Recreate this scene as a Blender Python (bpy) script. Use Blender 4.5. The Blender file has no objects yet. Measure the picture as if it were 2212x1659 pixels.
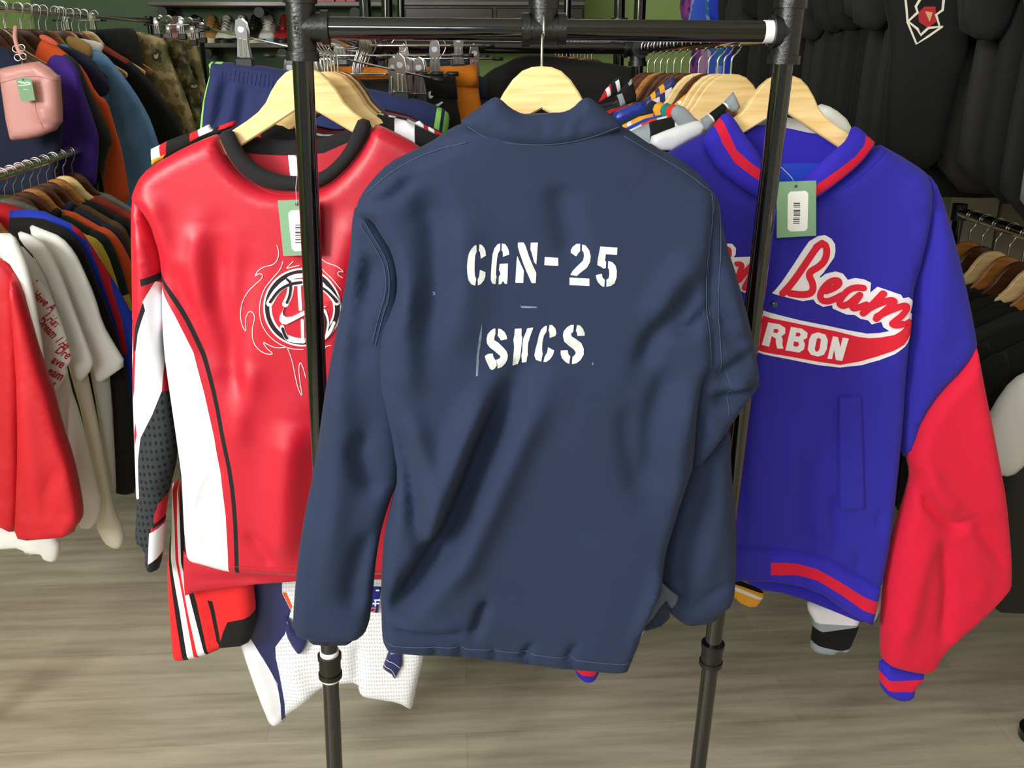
import bpy, math, random
import numpy as np
from mathutils import Vector, Matrix, noise
from mathutils.geometry import delaunay_2d_cdt

random.seed(7)
S = bpy.context.scene
COL = S.collection

# ---------------------------------------------------------------- camera, world, light, exposure
FPX, CX, CY = 2019.0, 1106.0, 829.5
CAM = Vector((0, 0, 1.45))
PITCH, YAW = math.radians(20.0), math.radians(3.4)
cd = bpy.data.cameras.new('camera'); cam = bpy.data.objects.new('camera', cd); COL.objects.link(cam)
cam.location = CAM; cam.rotation_euler = (math.pi / 2 - PITCH, 0, -YAW)
cd.sensor_width = 36.0; cd.lens = 36.0 * FPX / 2212.0; cd.clip_start = 0.05
S.camera = cam
RC = cam.rotation_euler.to_matrix()
S.view_settings.view_transform = 'Standard'; S.view_settings.look = 'None'
S.view_settings.gamma = 1.0; S.view_settings.use_curve_mapping = False
S.view_settings.exposure = 0.2
S.cycles.use_denoising = True
S.cycles.max_bounces = 6

W = bpy.data.worlds.new('daylight'); S.world = W; W.use_nodes = True
wb = W.node_tree.nodes['Background']; wb.inputs[0].default_value = (0.86, 0.93, 1.0, 1); wb.inputs[1].default_value = 0.3


def area_light(name, loc, target, sx, sy, power, color=(1, 1, 1)):
    l = bpy.data.lights.new(name, 'AREA'); l.shape = 'RECTANGLE'; l.size = sx; l.size_y = sy; l.energy = power; l.color = color
    o = bpy.data.objects.new(name, l); COL.objects.link(o); o.location = loc
    o.rotation_euler = (Vector(target) - Vector(loc)).to_track_quat('-Z', 'Y').to_euler()
    return o


# daylight through the shop window behind the photographer, and an added, unseen ceiling light further back
area_light('window_daylight', (-2.35, -0.75, 2.25), (0.1, 1.45, 0.9), 1.1, 1.2, 125, (1.0, 0.985, 0.96))
area_light('window_daylight', (-0.95, -1.9, 2.25), (-0.1, 1.4, 1.1), 2.1, 0.6, 50, (1.0, 0.99, 0.97))
area_light('added_ceiling_light', (-0.3, 4.6, 2.95), (-0.3, 4.6, 0), 2.4, 0.3, 14, (1.0, 0.97, 0.9))


# ---------------------------------------------------------------- pixel -> world
def ray(px, py):
    return RC @ Vector(((px - CX) / FPX, -(py - CY) / FPX, -1.0))


def at(px, py, Y):
    d = ray(px, py)
    return CAM + d * (Y / d.y)


class Plane:
    """a vertical plane through (x0,Y0) turned by yaw about z; u runs along it, v is height, n looks to the camera"""
    def __init__(s, Y0, yaw=0.0, x0=0.0, z0=0.0):
        s.o = Vector((x0, Y0, z0)); a = math.radians(yaw)
        s.ud = Vector((math.cos(a), math.sin(a), 0)); s.n = Vector((math.sin(a), -math.cos(a), 0))

    def uv(s, px, py):
        d = ray(px, py); t = (s.o - CAM).dot(s.n) / d.dot(s.n); p = CAM + d * t - s.o
        return (p.dot(s.ud), p.z)

    def uvs(s, pts):
        return [s.uv(*p) for p in pts]

    def P(s, uv, h):
        uv = np.asarray(uv, float); h = np.asarray(h, float)
        o, u, n = np.array(s.o), np.array(s.ud), np.array(s.n)
        return o + uv[:, :1] * u + uv[:, 1:2] * np.array((0, 0, 1.0)) + h[:, None] * n

    def off(s, dn):
        q = Plane(0); q.o = s.o + s.n * dn; q.ud = s.ud.copy(); q.n = s.n.copy(); return q


def crop(ox, oy, sc, pts):
    return [(ox + x / sc, oy + y / sc) for x, y in pts]


# ---------------------------------------------------------------- materials
def lin(c):
    f = lambda v: v / 12.92 if v <= 0.04045 else ((v + 0.055) / 1.055) ** 2.4
    return tuple(f(x / 255.0) for x in c) + (1.0,)


MATS = {}


def mat(name, rgb, rough=0.8, metal=0.0, sheen=0.0, bump=0.0, bscale=400.0, spec=0.5, coat=0.0, vary=0.0, vscale=6.0, aniso=None):
    if name in MATS: return MATS[name]
    m = bpy.data.materials.new(name); m.use_nodes = True; nt = m.node_tree; b = nt.nodes['Principled BSDF']
    b.inputs['Base Color'].default_value = lin(rgb); b.inputs['Roughness'].default_value = rough
    b.inputs['Metallic'].default_value = metal; b.inputs['Specular IOR Level'].default_value = spec
    if sheen: b.inputs['Sheen Weight'].default_value = sheen; b.inputs['Sheen Roughness'].default_value = 0.5
    if coat: b.inputs['Coat Weight'].default_value = coat; b.inputs['Coat Roughness'].default_value = 0.15
    tc = nt.nodes.new('ShaderNodeTexCoord')
    if bump:
        n = nt.nodes.new('ShaderNodeTexNoise'); n.inputs['Scale'].default_value = bscale; n.inputs['Detail'].default_value = 2
        bp = nt.nodes.new('ShaderNodeBump'); bp.inputs['Strength'].default_value = bump; bp.inputs['Distance'].default_value = 0.001
        nt.links.new(tc.outputs['Object'], n.inputs['Vector']); nt.links.new(n.outputs['Fac'], bp.inputs['Height'])
        nt.links.new(bp.outputs['Normal'], b.inputs['Normal'])
    if vary:
        n = nt.nodes.new('ShaderNodeTexNoise'); n.inputs['Scale'].default_value = vscale; n.inputs['Detail'].default_value = 5
        mp = nt.nodes.new('ShaderNodeMapping')
        if aniso: mp.inputs['Scale'].default_value = aniso
        cr = nt.nodes.new('ShaderNodeValToRGB')
        c = lin(rgb); cr.color_ramp.elements[0].position = 0.3; cr.color_ramp.elements[1].position = 0.7
        cr.color_ramp.elements[0].color = tuple(max(0, v * (1 - vary)) for v in c[:3]) + (1,)
        cr.color_ramp.elements[1].color = tuple(min(1, v * (1 + vary)) for v in c[:3]) + (1,)
        nt.links.new(tc.outputs['Object'], mp.inputs['Vector']); nt.links.new(mp.outputs['Vector'], n.inputs['Vector'])
        nt.links.new(n.outputs['Fac'], cr.inputs['Fac']); nt.links.new(cr.outputs['Color'], b.inputs['Base Color'])
    MATS[name] = m; return m


def cloth(name, rgb, **k):
    a = dict(rough=0.85, sheen=0.03, bump=0.25, bscale=900, spec=0.25); a.update(k); return mat(name, rgb, **a)


def satin(name, rgb, **k):
    a = dict(rough=0.42, sheen=0.05, bump=0.12, bscale=700, spec=0.5); a.update(k); return mat(name, rgb, **a)


def mesh_fabric(name, rgb, hole, cell=0.006):
    m = cloth(name, rgb); nt = m.node_tree; b = nt.nodes['Principled BSDF']
    tc = nt.nodes.new('ShaderNodeTexCoord'); mp = nt.nodes.new('ShaderNodeMapping'); mp.inputs['Scale'].default_value = (1 / cell, 0.01, 0.6 / cell)
    v = nt.nodes.new('ShaderNodeTexVoronoi'); v.inputs['Scale'].default_value = 1.0; v.inputs['Randomness'].default_value = 0.15
    cr = nt.nodes.new('ShaderNodeValToRGB'); cr.color_ramp.elements[0].position = 0.22; cr.color_ramp.elements[1].position = 0.32
    cr.color_ramp.elements[0].color = lin(hole); cr.color_ramp.elements[1].color = lin(rgb)
    nt.links.new(tc.outputs['Object'], mp.inputs['Vector']); nt.links.new(mp.outputs['Vector'], v.inputs['Vector'])
    nt.links.new(v.outputs['Distance'], cr.inputs['Fac']); nt.links.new(cr.outputs['Color'], b.inputs['Base Color'])
    return m


def camo(name, cols, scale=9.0):
    m = cloth(name, cols[0]); nt = m.node_tree; b = nt.nodes['Principled BSDF']
    tc = nt.nodes.new('ShaderNodeTexCoord'); n = nt.nodes.new('ShaderNodeTexNoise'); n.inputs['Scale'].default_value = scale; n.inputs['Detail'].default_value = 3
    cr = nt.nodes.new('ShaderNodeValToRGB'); cr.color_ramp.interpolation = 'CONSTANT'
    while len(cr.color_ramp.elements) < len(cols): cr.color_ramp.elements.new(0.5)
    pos = [0.0, 0.42, 0.5, 0.58, 0.66][:len(cols)]
    for e, p, c in zip(cr.color_ramp.elements, pos, cols): e.position = p; e.color = lin(c)
    nt.links.new(tc.outputs['Object'], n.inputs['Vector']); nt.links.new(n.outputs['Fac'], cr.inputs['Fac']); nt.links.new(cr.outputs['Color'], b.inputs['Base Color'])
    return m


def wood(name, rgb, dark, rough=0.35, sc=(3, 3, 40)):
    m = mat(name, rgb, rough=rough, coat=0.3); nt = m.node_tree; b = nt.nodes['Principled BSDF']
    tc = nt.nodes.new('ShaderNodeTexCoord'); mp = nt.nodes.new('ShaderNodeMapping'); mp.inputs['Scale'].default_value = sc
    n = nt.nodes.new('ShaderNodeTexNoise'); n.inputs['Scale'].default_value = 3; n.inputs['Detail'].default_value = 6
    cr = nt.nodes.new('ShaderNodeValToRGB'); cr.color_ramp.elements[0].position = 0.35; cr.color_ramp.elements[1].position = 0.6
    cr.color_ramp.elements[0].color = lin(dark); cr.color_ramp.elements[1].color = lin(rgb)
    nt.links.new(tc.outputs['Object'], mp.inputs['Vector']); nt.links.new(mp.outputs['Vector'], n.inputs['Vector'])
    nt.links.new(n.outputs['Fac'], cr.inputs['Fac']); nt.links.new(cr.outputs['Color'], b.inputs['Base Color'])
    return m


M_PIPE = mat('black_pipe', (9, 9, 10), rough=0.09, spec=1.0)
M_FIT = mat('black_iron_fitting', (14, 14, 15), rough=0.38, spec=0.6, bump=0.5, bscale=260)
M_CHROME = mat('chrome', (228, 226, 224), rough=0.2, metal=1.0)
M_STEEL = mat('hook_steel', (190, 186, 182), rough=0.25, metal=1.0)
M_TAPE = mat('white_thread_tape', (240, 240, 245), rough=0.6)
M_WLIGHT = wood('light_hanger_wood', (252, 222, 160), (240, 198, 130))
M_WMID = wood('amber_hanger_wood', (190, 125, 60), (160, 98, 44))
M_WDARK = wood('walnut_hanger_wood', (92, 50, 24), (66, 34, 16))
M_BLACKRUB = mat('black_rubber', (20, 20, 20), rough=0.5)
M_WHITE = cloth('white_cotton', (238, 237, 232))
M_BLACK = cloth('black_cotton', (24, 24, 24))

# ---------------------------------------------------------------- mesh helpers
ROOTS = {}


def tag(o, label=None, cat=None, group=None, kind=None):
    if label: o['label'] = label
    if cat: o['category'] = cat
    if group: o['group'] = group
    if kind: o['kind'] = kind
    return o


def thing(name, label, cat, loc, group=None):
    o = bpy.data.objects.new(name, None); COL.objects.link(o); o.location = loc; o.empty_display_size = 0.05
    ROOTS[o.name] = Vector(loc); return tag(o, label, cat, group)


def obj(name, verts, faces, mats, parent=None, midx=None, smooth=True):
    """verts in world space; a parent's origin is subtracted. One mesh object."""
    root = parent
    while root is not None and root.parent is not None: root = root.parent
    o3 = ROOTS.get(root.name, Vector((0, 0, 0))) if root is not None else Vector((0, 0, 0))
    me = bpy.data.meshes.new(name)
    vv = np.asarray([tuple(v) for v in verts], float) - np.array(o3)
    me.from_pydata([tuple(v) for v in vv.tolist()], [], [tuple(int(i) for i in f) for f in faces])
    for m in (mats if isinstance(mats, (list, tuple)) else [mats]): me.materials.append(m)
    if midx is not None: me.polygons.foreach_set('material_index', np.asarray(midx, dtype=np.int32))
    me.polygons.foreach_set('use_smooth', [smooth] * len(me.polygons)); me.update()
    o = bpy.data.objects.new(name, me); COL.objects.link(o)
    if parent is not None: o.parent = parent
    return o


class MB:
    """collects simple solids into ONE mesh"""
    def __init__(s): s.v = []; s.f = []; s.m = []

    def add(s, v, f, mi=0):
        k = len(s.v); s.v += [tuple(x) for x in v]; s.f += [tuple(i + k for i in q) for q in f]; s.m += [mi] * len(f)

    def box(s, c, d, rz=0.0, mi=0, rx=0.0, bev=0.0):
        R = Matrix.Rotation(rz, 3, 'Z') @ Matrix.Rotation(rx, 3, 'X'); c = Vector(c)
        x, y, z = d[0] / 2, d[1] / 2, d[2] / 2
        if bev <= 0:
            v = [c + R @ Vector((a * x, b * y, e * z)) for a in (-1, 1) for b in (-1, 1) for e in (-1, 1)]
            s.add(v, [(0, 1, 3, 2), (4, 6, 7, 5), (0, 4, 5, 1), (2, 3, 7, 6), (0, 2, 6, 4), (1, 5, 7, 3)], mi)
        else:
            rings = []
            for (zz, ins) in ((-z, bev), (-z + bev, 0), (z - bev, 0), (z, bev)):
                a, b = x - ins, y - ins
                rings.append([c + R @ Vector(p + (zz,)) for p in ((-a + bev, -b), (a - bev, -b), (a, -b + bev), (a, b - bev), (a - bev, b), (-a + bev, b), (-a, b - bev), (-a, -b + bev))])
            v = [p for r in rings for p in r]; f = []
            for k in range(3):
                for i in range(8): f.append((k * 8 + i, k * 8 + (i + 1) % 8, k * 8 + 8 + (i + 1) % 8, k * 8 + 8 + i))
            f.append(tuple(range(7, -1, -1))); f.append(tuple(range(24, 32))); s.add(v, f, mi)

    def tube(s, pts, r, n=10, mi=0, cap=True):
        pts = [Vector(p) for p in pts]; rr = r if isinstance(r, (list, tuple)) else [r] * len(pts); v = []; f = []
        up = None
        for i, p in enumerate(pts):
            t = (pts[min(i + 1, len(pts) - 1)] - pts[max(i - 1, 0)])
            if t.length < 1e-9: t = Vector((0, 0, 1))
            t.normalize()
            if up is None: up = Vector((0, 0, 1)) if abs(t.z) < 0.9 else Vector((1, 0, 0))
            a = t.cross(up)
            if a.length < 1e-6: a = t.orthogonal()
            a.normalize(); b = a.cross(t).normalized(); up = b
            for k in range(n):
                th = 2 * math.pi * k / n; v.append(p + (a * math.cos(th) + b * math.sin(th)) * rr[i])
        for i in range(len(pts) - 1):
            for k in range(n): f.append((i * n + k, i * n + (k + 1) % n, (i + 1) * n + (k + 1) % n, (i + 1) * n + k))
        if cap: f.append(tuple(range(n - 1, -1, -1))); f.append(tuple((len(pts) - 1) * n + k for k in range(n)))
        s.add(v, f, mi)

    def build(s, name, mats, parent=None, smooth=False):
        o = obj(name, s.v, s.f, mats, parent, s.m, smooth)
        return o


def smooth_auto(o, ang=40):
    me = o.data; me.polygons.foreach_set('use_smooth', [True] * len(me.polygons))
    try: me.set_sharp_from_angle(angle=math.radians(ang))
    except Exception: pass
    return o


def inpoly(P, poly):
    P = np.asarray(P, float); q = np.asarray(poly, float); x, y = P[:, 0], P[:, 1]; ins = np.zeros(len(P), bool)
    x1, y1 = q[:, 0], q[:, 1]; x2, y2 = np.roll(x1, -1), np.roll(y1, -1)
    for a, b, c, d in zip(x1, y1, x2, y2):
        if b == d: continue
        ins ^= ((b > y) != (d > y)) & (x < (c - a) * (y - b) / (d - b) + a)
    return ins


def dist(P, poly, closed=True):
    P = np.asarray(P, float); q = np.asarray(poly, float); A = q if closed else q[:-1]; B = np.roll(q, -1, 0) if closed else q[1:]
    best = np.full(len(P), 1e9); par = np.zeros(len(P)); n = len(A)
    for i in range(n):
        d = B[i] - A[i]; L = d.dot(d)
        t = np.clip(((P - A[i]) @ d) / L, 0, 1) if L > 1e-14 else np.zeros(len(P))
        dd = np.hypot(*(P - A[i] - t[:, None] * d).T); k = dd < best; best[k] = dd[k]; par[k] = ((i + t) / n)[k]
    return best, par


def resample(poly, res, closed=True):
    q = [np.array(p, float) for p in poly]; out = []; n = len(q)
    for i in range(n if closed else n - 1):
        a, b = q[i], q[(i + 1) % n]; L = np.hypot(*(b - a)); k = max(1, int(round(L / res)))
        for j in range(k): out.append(tuple(a + (b - a) * j / k))
    if not closed: out.append(tuple(q[-1]))
    return out


def chaikin(poly, n=1, closed=True):
    for _ in range(n):
        out = []; m = len(poly)
        for i in range(m if closed else m - 1):
            a, b = poly[i], poly[(i + 1) % m]
            out += [(a[0] * .75 + b[0] * .25, a[1] * .75 + b[1] * .25), (a[0] * .25 + b[0] * .75, a[1] * .25 + b[1] * .75)]
        if not closed: out = [poly[0]] + out + [poly[-1]]
        poly = out
    return poly


def triangulate(outline, lines, res, rings=()):
    """constrained triangles of a flat outline; lines = [(points, closed)] kept as edges"""
    V = []; E = []; ringpts = []

    def add(pl, closed):
        k = len(V); V.extend(pl); n = len(pl)
        E.extend((k + i, k + (i + 1) % n) for i in range(n if closed else n - 1))
    bo = resample(outline, res); add(bo, True); nb = len(bo); keep = [(bo, True)]
    for pl, c in lines:
        r = resample(pl, res, c); r2 = np.asarray(r); add(r, c); keep.append((r, c))
    for dr in rings:
        b = np.asarray(bo); tn = np.roll(b, -1, 0) - np.roll(b, 1, 0); tn /= (np.hypot(tn[:, 0], tn[:, 1])[:, None] + 1e-12)
        ar = np.sum(b[:, 0] * np.roll(b[:, 1], -1) - np.roll(b[:, 0], -1) * b[:, 1]); nv = np.stack([-tn[:, 1], tn[:, 0]], 1) * (1 if ar > 0 else -1)
        pt = b + nv * dr; ok = inpoly(pt, outline); ok[ok] = dist(pt[ok], outline)[0] > dr * .93 if ok.any() else ok[ok]
        for l2, c2_ in lines:
            if ok.any(): i = np.where(ok)[0]; ok[i] = dist(pt[i], l2, c2_)[0] > dr * .3
        pt = pt[ok]
        if len(pt): V.extend(map(tuple, pt)); ringpts.append(pt)
    q = np.asarray(outline); lo, hi = q.min(0), q.max(0); g = []
    ys = np.arange(lo[1] + res / 2, hi[1], res * 0.87)
    for j, y in enumerate(ys):
        xs = np.arange(lo[0] + (res / 2 if j % 2 else 0), hi[0], res); g += [(x, y) for x in xs]
    if g:
        g = np.asarray(g); g = g[inpoly(g, outline)]
        for pl, c in keep:
            if len(g): g = g[dist(g, pl, c)[0] > (max([res * 0.45] + [r_ + res * .45 for r_ in rings]) if pl is bo else res * .45)]
        V.extend(map(tuple, g))
    r = delaunay_2d_cdt([Vector(v) for v in V], E, [], 0, 1e-6)
    v2 = np.asarray([tuple(v) for v in r[0]]); t = np.asarray([f for f in r[2] if len(f) == 3])
    c = v2[t].mean(1); return v2, t[inpoly(c, outline)]


class Panel:
    """a piece of cloth: a closed, padded shell over a flat outline with folds"""
    def __init__(s, plane, outline, thick=0.03, edge=0.03, folds=(), wob=0.004, wsc=(7, 2.5), seed=0.0, back=0.6, px=True, sm=1):
        s.pl = plane; o = plane.uvs(outline) if px else list(outline)
        s.out = chaikin(o, sm) if sm else o
        s.thick, s.edge, s.wob, s.wsc, s.seed, s.back = thick, edge, wob, wsc, seed, back
        s.folds = [((plane.uvs(f[0]) if px else f[0]), f[1], f[2]) for f in folds]

    def prof(s, uv):
        d = dist(uv, s.out)[0]; t = np.clip(d / s.edge, 0, 1); return s.thick * 0.5 * np.sqrt(np.clip(1 - (1 - t) ** 2, 0, 1)), t

    def H(s, uv):
        uv = np.asarray(uv, float); p, t = s.prof(uv); h = np.zeros(len(uv))
        for pl, a, w in s.folds:
            d, par = dist(uv, pl, False); h += a * np.exp(-(d / w) ** 2) * np.clip(np.sin(np.pi * np.clip(par, 0.04, 0.96)) * 1.6, 0, 1)
        if s.wob: h += s.wob * np.array([noise.noise((u * s.wsc[0] + s.seed, v * s.wsc[1], s.seed * 1.7)) for u, v in uv])
        return p + h * np.clip(t * 1.3, 0, 1)

    def build(s, name, mats, parent, regions=(), res=0.012, px=True, rsm=0):
        regs = []
        for r in regions:
            q = s.pl.uvs(r[0]) if px else r[0]
            if rsm: q = chaikin(q, rsm)
            regs.append((q, r[1]))
        v, t = triangulate(s.out, [(r[0], True) for r in regs], res, (s.edge * .07, s.edge * .27, s.edge * .62))
        p, tt = s.prof(v); hf = s.H(v); hb = -p * s.back
        ed = tt < 1e-4; n = len(v); idx = np.arange(n) + n; idx[ed] = np.arange(n)[ed]
        hf[ed] = 0; vv = np.vstack([s.pl.P(v, hf), s.pl.P(v, hb)])
        nrm = np.cross(vv[t[:, 1]] - vv[t[:, 0]], vv[t[:, 2]] - vv[t[:, 0]])
        flip = (nrm @ np.array(s.pl.n)) < 0; t[flip] = t[flip][:, ::-1]
        tb = idx[t][:, ::-1]; c = v[t].mean(1); mi = np.zeros(len(t), int)
        for q, k in regs: mi[inpoly(c, q)] = k
        good = [len(set(f)) == 3 for f in tb.tolist()]; F = t.tolist() + [f for f, g in zip(tb.tolist(), good) if g]
        MI = mi.tolist() + [k for k, g in zip(mi.tolist(), good) if g]
        used = sorted({i for f in F for i in f}); rem = {a: b for b, a in enumerate(used)}
        return obj(name, vv[used], [[rem[i] for i in f] for f in F], mats, parent, MI)

    def decal(s, name, polys, m, parent, lift=0.0012, res=0.012, sm=0, px=True):
        """flat marks sewn or painted on the panel: thin plates that follow its surface"""
        mb = MB()
        for q in polys:
            u = s.pl.uvs(q) if px else q
            if sm: u = chaikin(u, sm)
            v, t = triangulate(u, [], res); n = len(v); h = s.H(v)
            vv = np.vstack([s.pl.P(v, h + lift), s.pl.P(v, h + 0.0001)])
            nrm = np.cross(vv[t[:, 1]] - vv[t[:, 0]], vv[t[:, 2]] - vv[t[:, 0]]); fl = (nrm @ np.array(s.pl.n)) < 0; t[fl] = t[fl][:, ::-1]
            F = t.tolist(); E = {}
            for f in F:
                for a, b in ((0, 1), (1, 2), (2, 0)): E[(f[a], f[b])] = 1
            for (a, b) in E:
                if (b, a) not in E: F.append([b, a, a + n, b + n])
            mb.add(vv, F)
        return mb.build(name, m, parent, smooth=False)

    def line(s, name, plines, r, m, parent, lift=0.0008, sm=2, px=True, n=5):
        mb = MB()
        for q in plines:
            u = s.pl.uvs(q) if px else q
            if sm: u = chaikin(u, sm, False)
            u = np.asarray(resample(u, 0.008, False)); mb.tube(s.pl.P(u, s.H(u) + lift), r, n)
        return mb.build(name, m, parent, smooth=True)


def stroke(pts, w, sm=2):
    """polygon of a thick line (pixel space)"""
    p = [np.array(q, float) for q in chaikin(pts, sm, False)]; L = []; R = []
    for i, q in enumerate(p):
        t = p[min(i + 1, len(p) - 1)] - p[max(i - 1, 0)]; t = t / (np.hypot(*t) + 1e-9); nn = np.array((-t[1], t[0])) * w / 2; L.append(q + nn); R.append(q - nn)
    return L, R


def stroke_quads(pts, w, sm=2):
    L, R = stroke(pts, w, sm); return [[tuple(L[i]), tuple(L[i + 1]), tuple(R[i + 1]), tuple(R[i])] for i in range(len(L) - 1)]


def stroke_poly(pts, w, sm=2):
    L, R = stroke(pts, w, sm); return [tuple(p) for p in L] + [tuple(p) for p in R[::-1]]

def strokes_decal(pn, name, items, m, parent, lift=0.0012, sm=2, mb=None):
    """sewn strokes: strips of given pixel width following the panel"""
    mb = MB()
    for k, (pts, w) in enumerate(items):
        L, R = stroke(pts, w, sm); n = len(L)
        # rounded ends
        u = pn.pl.uvs([tuple(p) for p in L] + [tuple(p) for p in R]); h = pn.H(u)
        v = list(map(tuple, pn.pl.P(u, h + lift + 0.00015 * k))) + list(map(tuple, pn.pl.P(u, h)))
        f = []
        for i in range(n - 1):
            f.append((i, i + 1, n + i + 1, n + i)); f.append((i + 1, i, 2 * n + i, 2 * n + i + 1)); f.append((n + i, n + i + 1, 3 * n + i + 1, 3 * n + i))
        f.append((0, n, 3 * n, 2 * n)); f.append((n - 1, 3 * n - 1, 4 * n - 1, 2 * n - 1)[::-1])
        mb.add(v, f)
        for e in (0, n - 1):
            c = (L[e] + R[e]) / 2; ring = [tuple(c + np.array((math.cos(a), math.sin(a))) * w / 2) for a in np.linspace(0, 2 * math.pi, 12, endpoint=False)]
            uu = pn.pl.uvs(ring); hh = pn.H(uu); vv = list(map(tuple, pn.pl.P(uu, hh + lift + 0.00015 * k + 0.00005))) + list(map(tuple, pn.pl.P(uu, hh)))
            mb.add(vv, [tuple(range(11, -1, -1))] + [(i, (i + 1) % 12, 12 + (i + 1) % 12, 12 + i) for i in range(12)])
    return mb.build(name, m, parent)


# ---------------------------------------------------------------- the room
def floor_mat():
    m = mat('vinyl_planks', (128, 118, 102), rough=0.42); nt = m.node_tree; b = nt.nodes['Principled BSDF']; L = nt.links.new
    tc = nt.nodes.new('ShaderNodeTexCoord')
    br = nt.nodes.new('ShaderNodeTexBrick'); br.inputs['Scale'].default_value = 1.0; br.inputs['Brick Width'].default_value = 1.2; br.inputs['Row Height'].default_value = 0.17
    br.inputs['Mortar Size'].default_value = 0.0012; br.inputs['Mortar Smooth'].default_value = 0.2; br.inputs['Bias'].default_value = 0.0; br.offset = 0.37
    br.inputs['Color1'].default_value = (0.30, 0.30, 0.30, 1); br.inputs['Color2'].default_value = (0.62, 0.62, 0.62, 1); br.inputs['Mortar'].default_value = (0.2, 0.2, 0.2, 1)
    L(tc.outputs['Object'], br.inputs['Vector'])
    mp = nt.nodes.new('ShaderNodeMapping'); mp.inputs['Scale'].default_value = (1.6, 16, 1); L(tc.outputs['Object'], mp.inputs['Vector'])
    n = nt.nodes.new('ShaderNodeTexNoise'); n.inputs['Scale'].default_value = 1.6; n.inputs['Detail'].default_value = 7; n.inputs['Roughness'].default_value = 0.6; L(mp.outputs['Vector'], n.inputs['Vector'])
    ad = nt.nodes.new('ShaderNodeMath'); ad.operation = 'MULTIPLY_ADD'; ad.inputs[1].default_value = 0.35; L(br.outputs['Color'], ad.inputs[0])
    ml = nt.nodes.new('ShaderNodeMath'); ml.operation = 'MULTIPLY'; ml.inputs[1].default_value = 0.75; L(n.outputs['Fac'], ml.inputs[0]); L(ml.outputs[0], ad.inputs[2])
    cr = nt.nodes.new('ShaderNodeValToRGB'); e = cr.color_ramp.elements; e[0].position = 0.32; e[0].color = lin((136, 126, 108)); e[1].position = 0.75; e[1].color = lin((196, 186, 166))
    L(ad.outputs[0], cr.inputs['Fac']); L(cr.outputs['Color'], b.inputs['Base Color'])
    bp = nt.nodes.new('ShaderNodeBump'); bp.inputs['Strength'].default_value = 0.12; bp.inputs['Distance'].default_value = 0.002; L(n.outputs['Fac'], bp.inputs['Height']); L(bp.outputs['Normal'], b.inputs['Normal'])
    return m


M_GREEN = mat('sage_green_paint', (138, 165, 92), rough=0.7, bump=0.1, bscale=80)
M_GREENSHADE = mat('shaded_green_paint', (78, 100, 72), rough=0.7, bump=0.1, bscale=60)  # green wall paint with the shade put into its colour
M_BEIGE = mat('beige_paint', (196, 190, 172), rough=0.75, bump=0.1, bscale=80)
M_DARKWALL = mat('charcoal_paint', (42, 40, 38), rough=0.8)
M_CEIL = mat('ceiling_white', (205, 205, 200), rough=0.9)
X0, X1, Y0, Y1, ZC = -2.6, 1.75, -2.0, 5.9, 3.1


def slab(name, c, d, m):
    b = MB(); b.box(c, d); return tag(b.build(name, m), kind='structure')


slab('floor', ((X0 + X1) / 2, (Y0 + Y1) / 2, -0.05), (X1 - X0 + .2, Y1 - Y0 + .2, 0.1), floor_mat())
slab('ceiling', ((X0 + X1) / 2, (Y0 + Y1) / 2, ZC + .05), (X1 - X0 + .2, Y1 - Y0 + .2, 0.1), M_CEIL)
slab('wall_left', (X0 - .05, (Y0 + Y1) / 2, ZC / 2), (.1, Y1 - Y0 + .2, ZC), M_GREEN)
slab('wall_right', (X1 + .05, (Y0 + Y1) / 2, ZC / 2), (.1, Y1 - Y0 + .2, ZC), M_BEIGE)
slab('wall_back', ((X0 + X1) / 2, Y1 + .05, ZC / 2), (X1 - X0, .1, ZC), M_GREEN)
b = MB()                                                                       # shop front behind the photographer, with a wide window opening
b.box(((X0 + X1) / 2, Y0 - .05, .25), (X1 - X0, .1, .5)); b.box(((X0 + X1) / 2, Y0 - .05, 2.95), (X1 - X0, .1, .3))
b.box((X0 + .15, Y0 - .05, 1.65), (.3, .1, 2.3)); b.box((X1 - .75, Y0 - .05, 1.65), (1.5, .1, 2.3))
tag(b.build('wall_front', M_BEIGE), kind='structure')
b = MB()
for cx, cz, w, h in ((-1.15, .53, 2.3, .06), (-1.15, 2.77, 2.3, .06), (-2.27, 1.65, .06, 2.3), (-.02, 1.65, .06, 2.3), (-1.15, 1.65, .05, 2.2)): b.box((cx, Y0 - .05, cz), (w, .08, h))
tag(b.build('window_1', M_PIPE), kind='structure')
slab('trim_1', (1.66, 3.0, 0.75), (.16, .16, 1.5), M_BEIGE)                        # pale post by the right-hand wall
tag(slab('wall_back_shade', (-1.33, Y1 - .02, 1.45), (2.1, .04, 2.6), M_GREENSHADE), kind='structure')  # darker sheet standing in for the shade on the back wall

# ---------------------------------------------------------------- pipe racks
PR = 0.01335


def ring(mb, p, ax, r, h, n=24, mi=0):
    p = Vector(p); ax = Vector(ax).normalized(); mb.tube([p - ax * h / 2, p - ax * h / 2 * .999, p + ax * h / 2 * .999, p + ax * h / 2], [r * .9, r, r, r * .9], n, mi)


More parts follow.
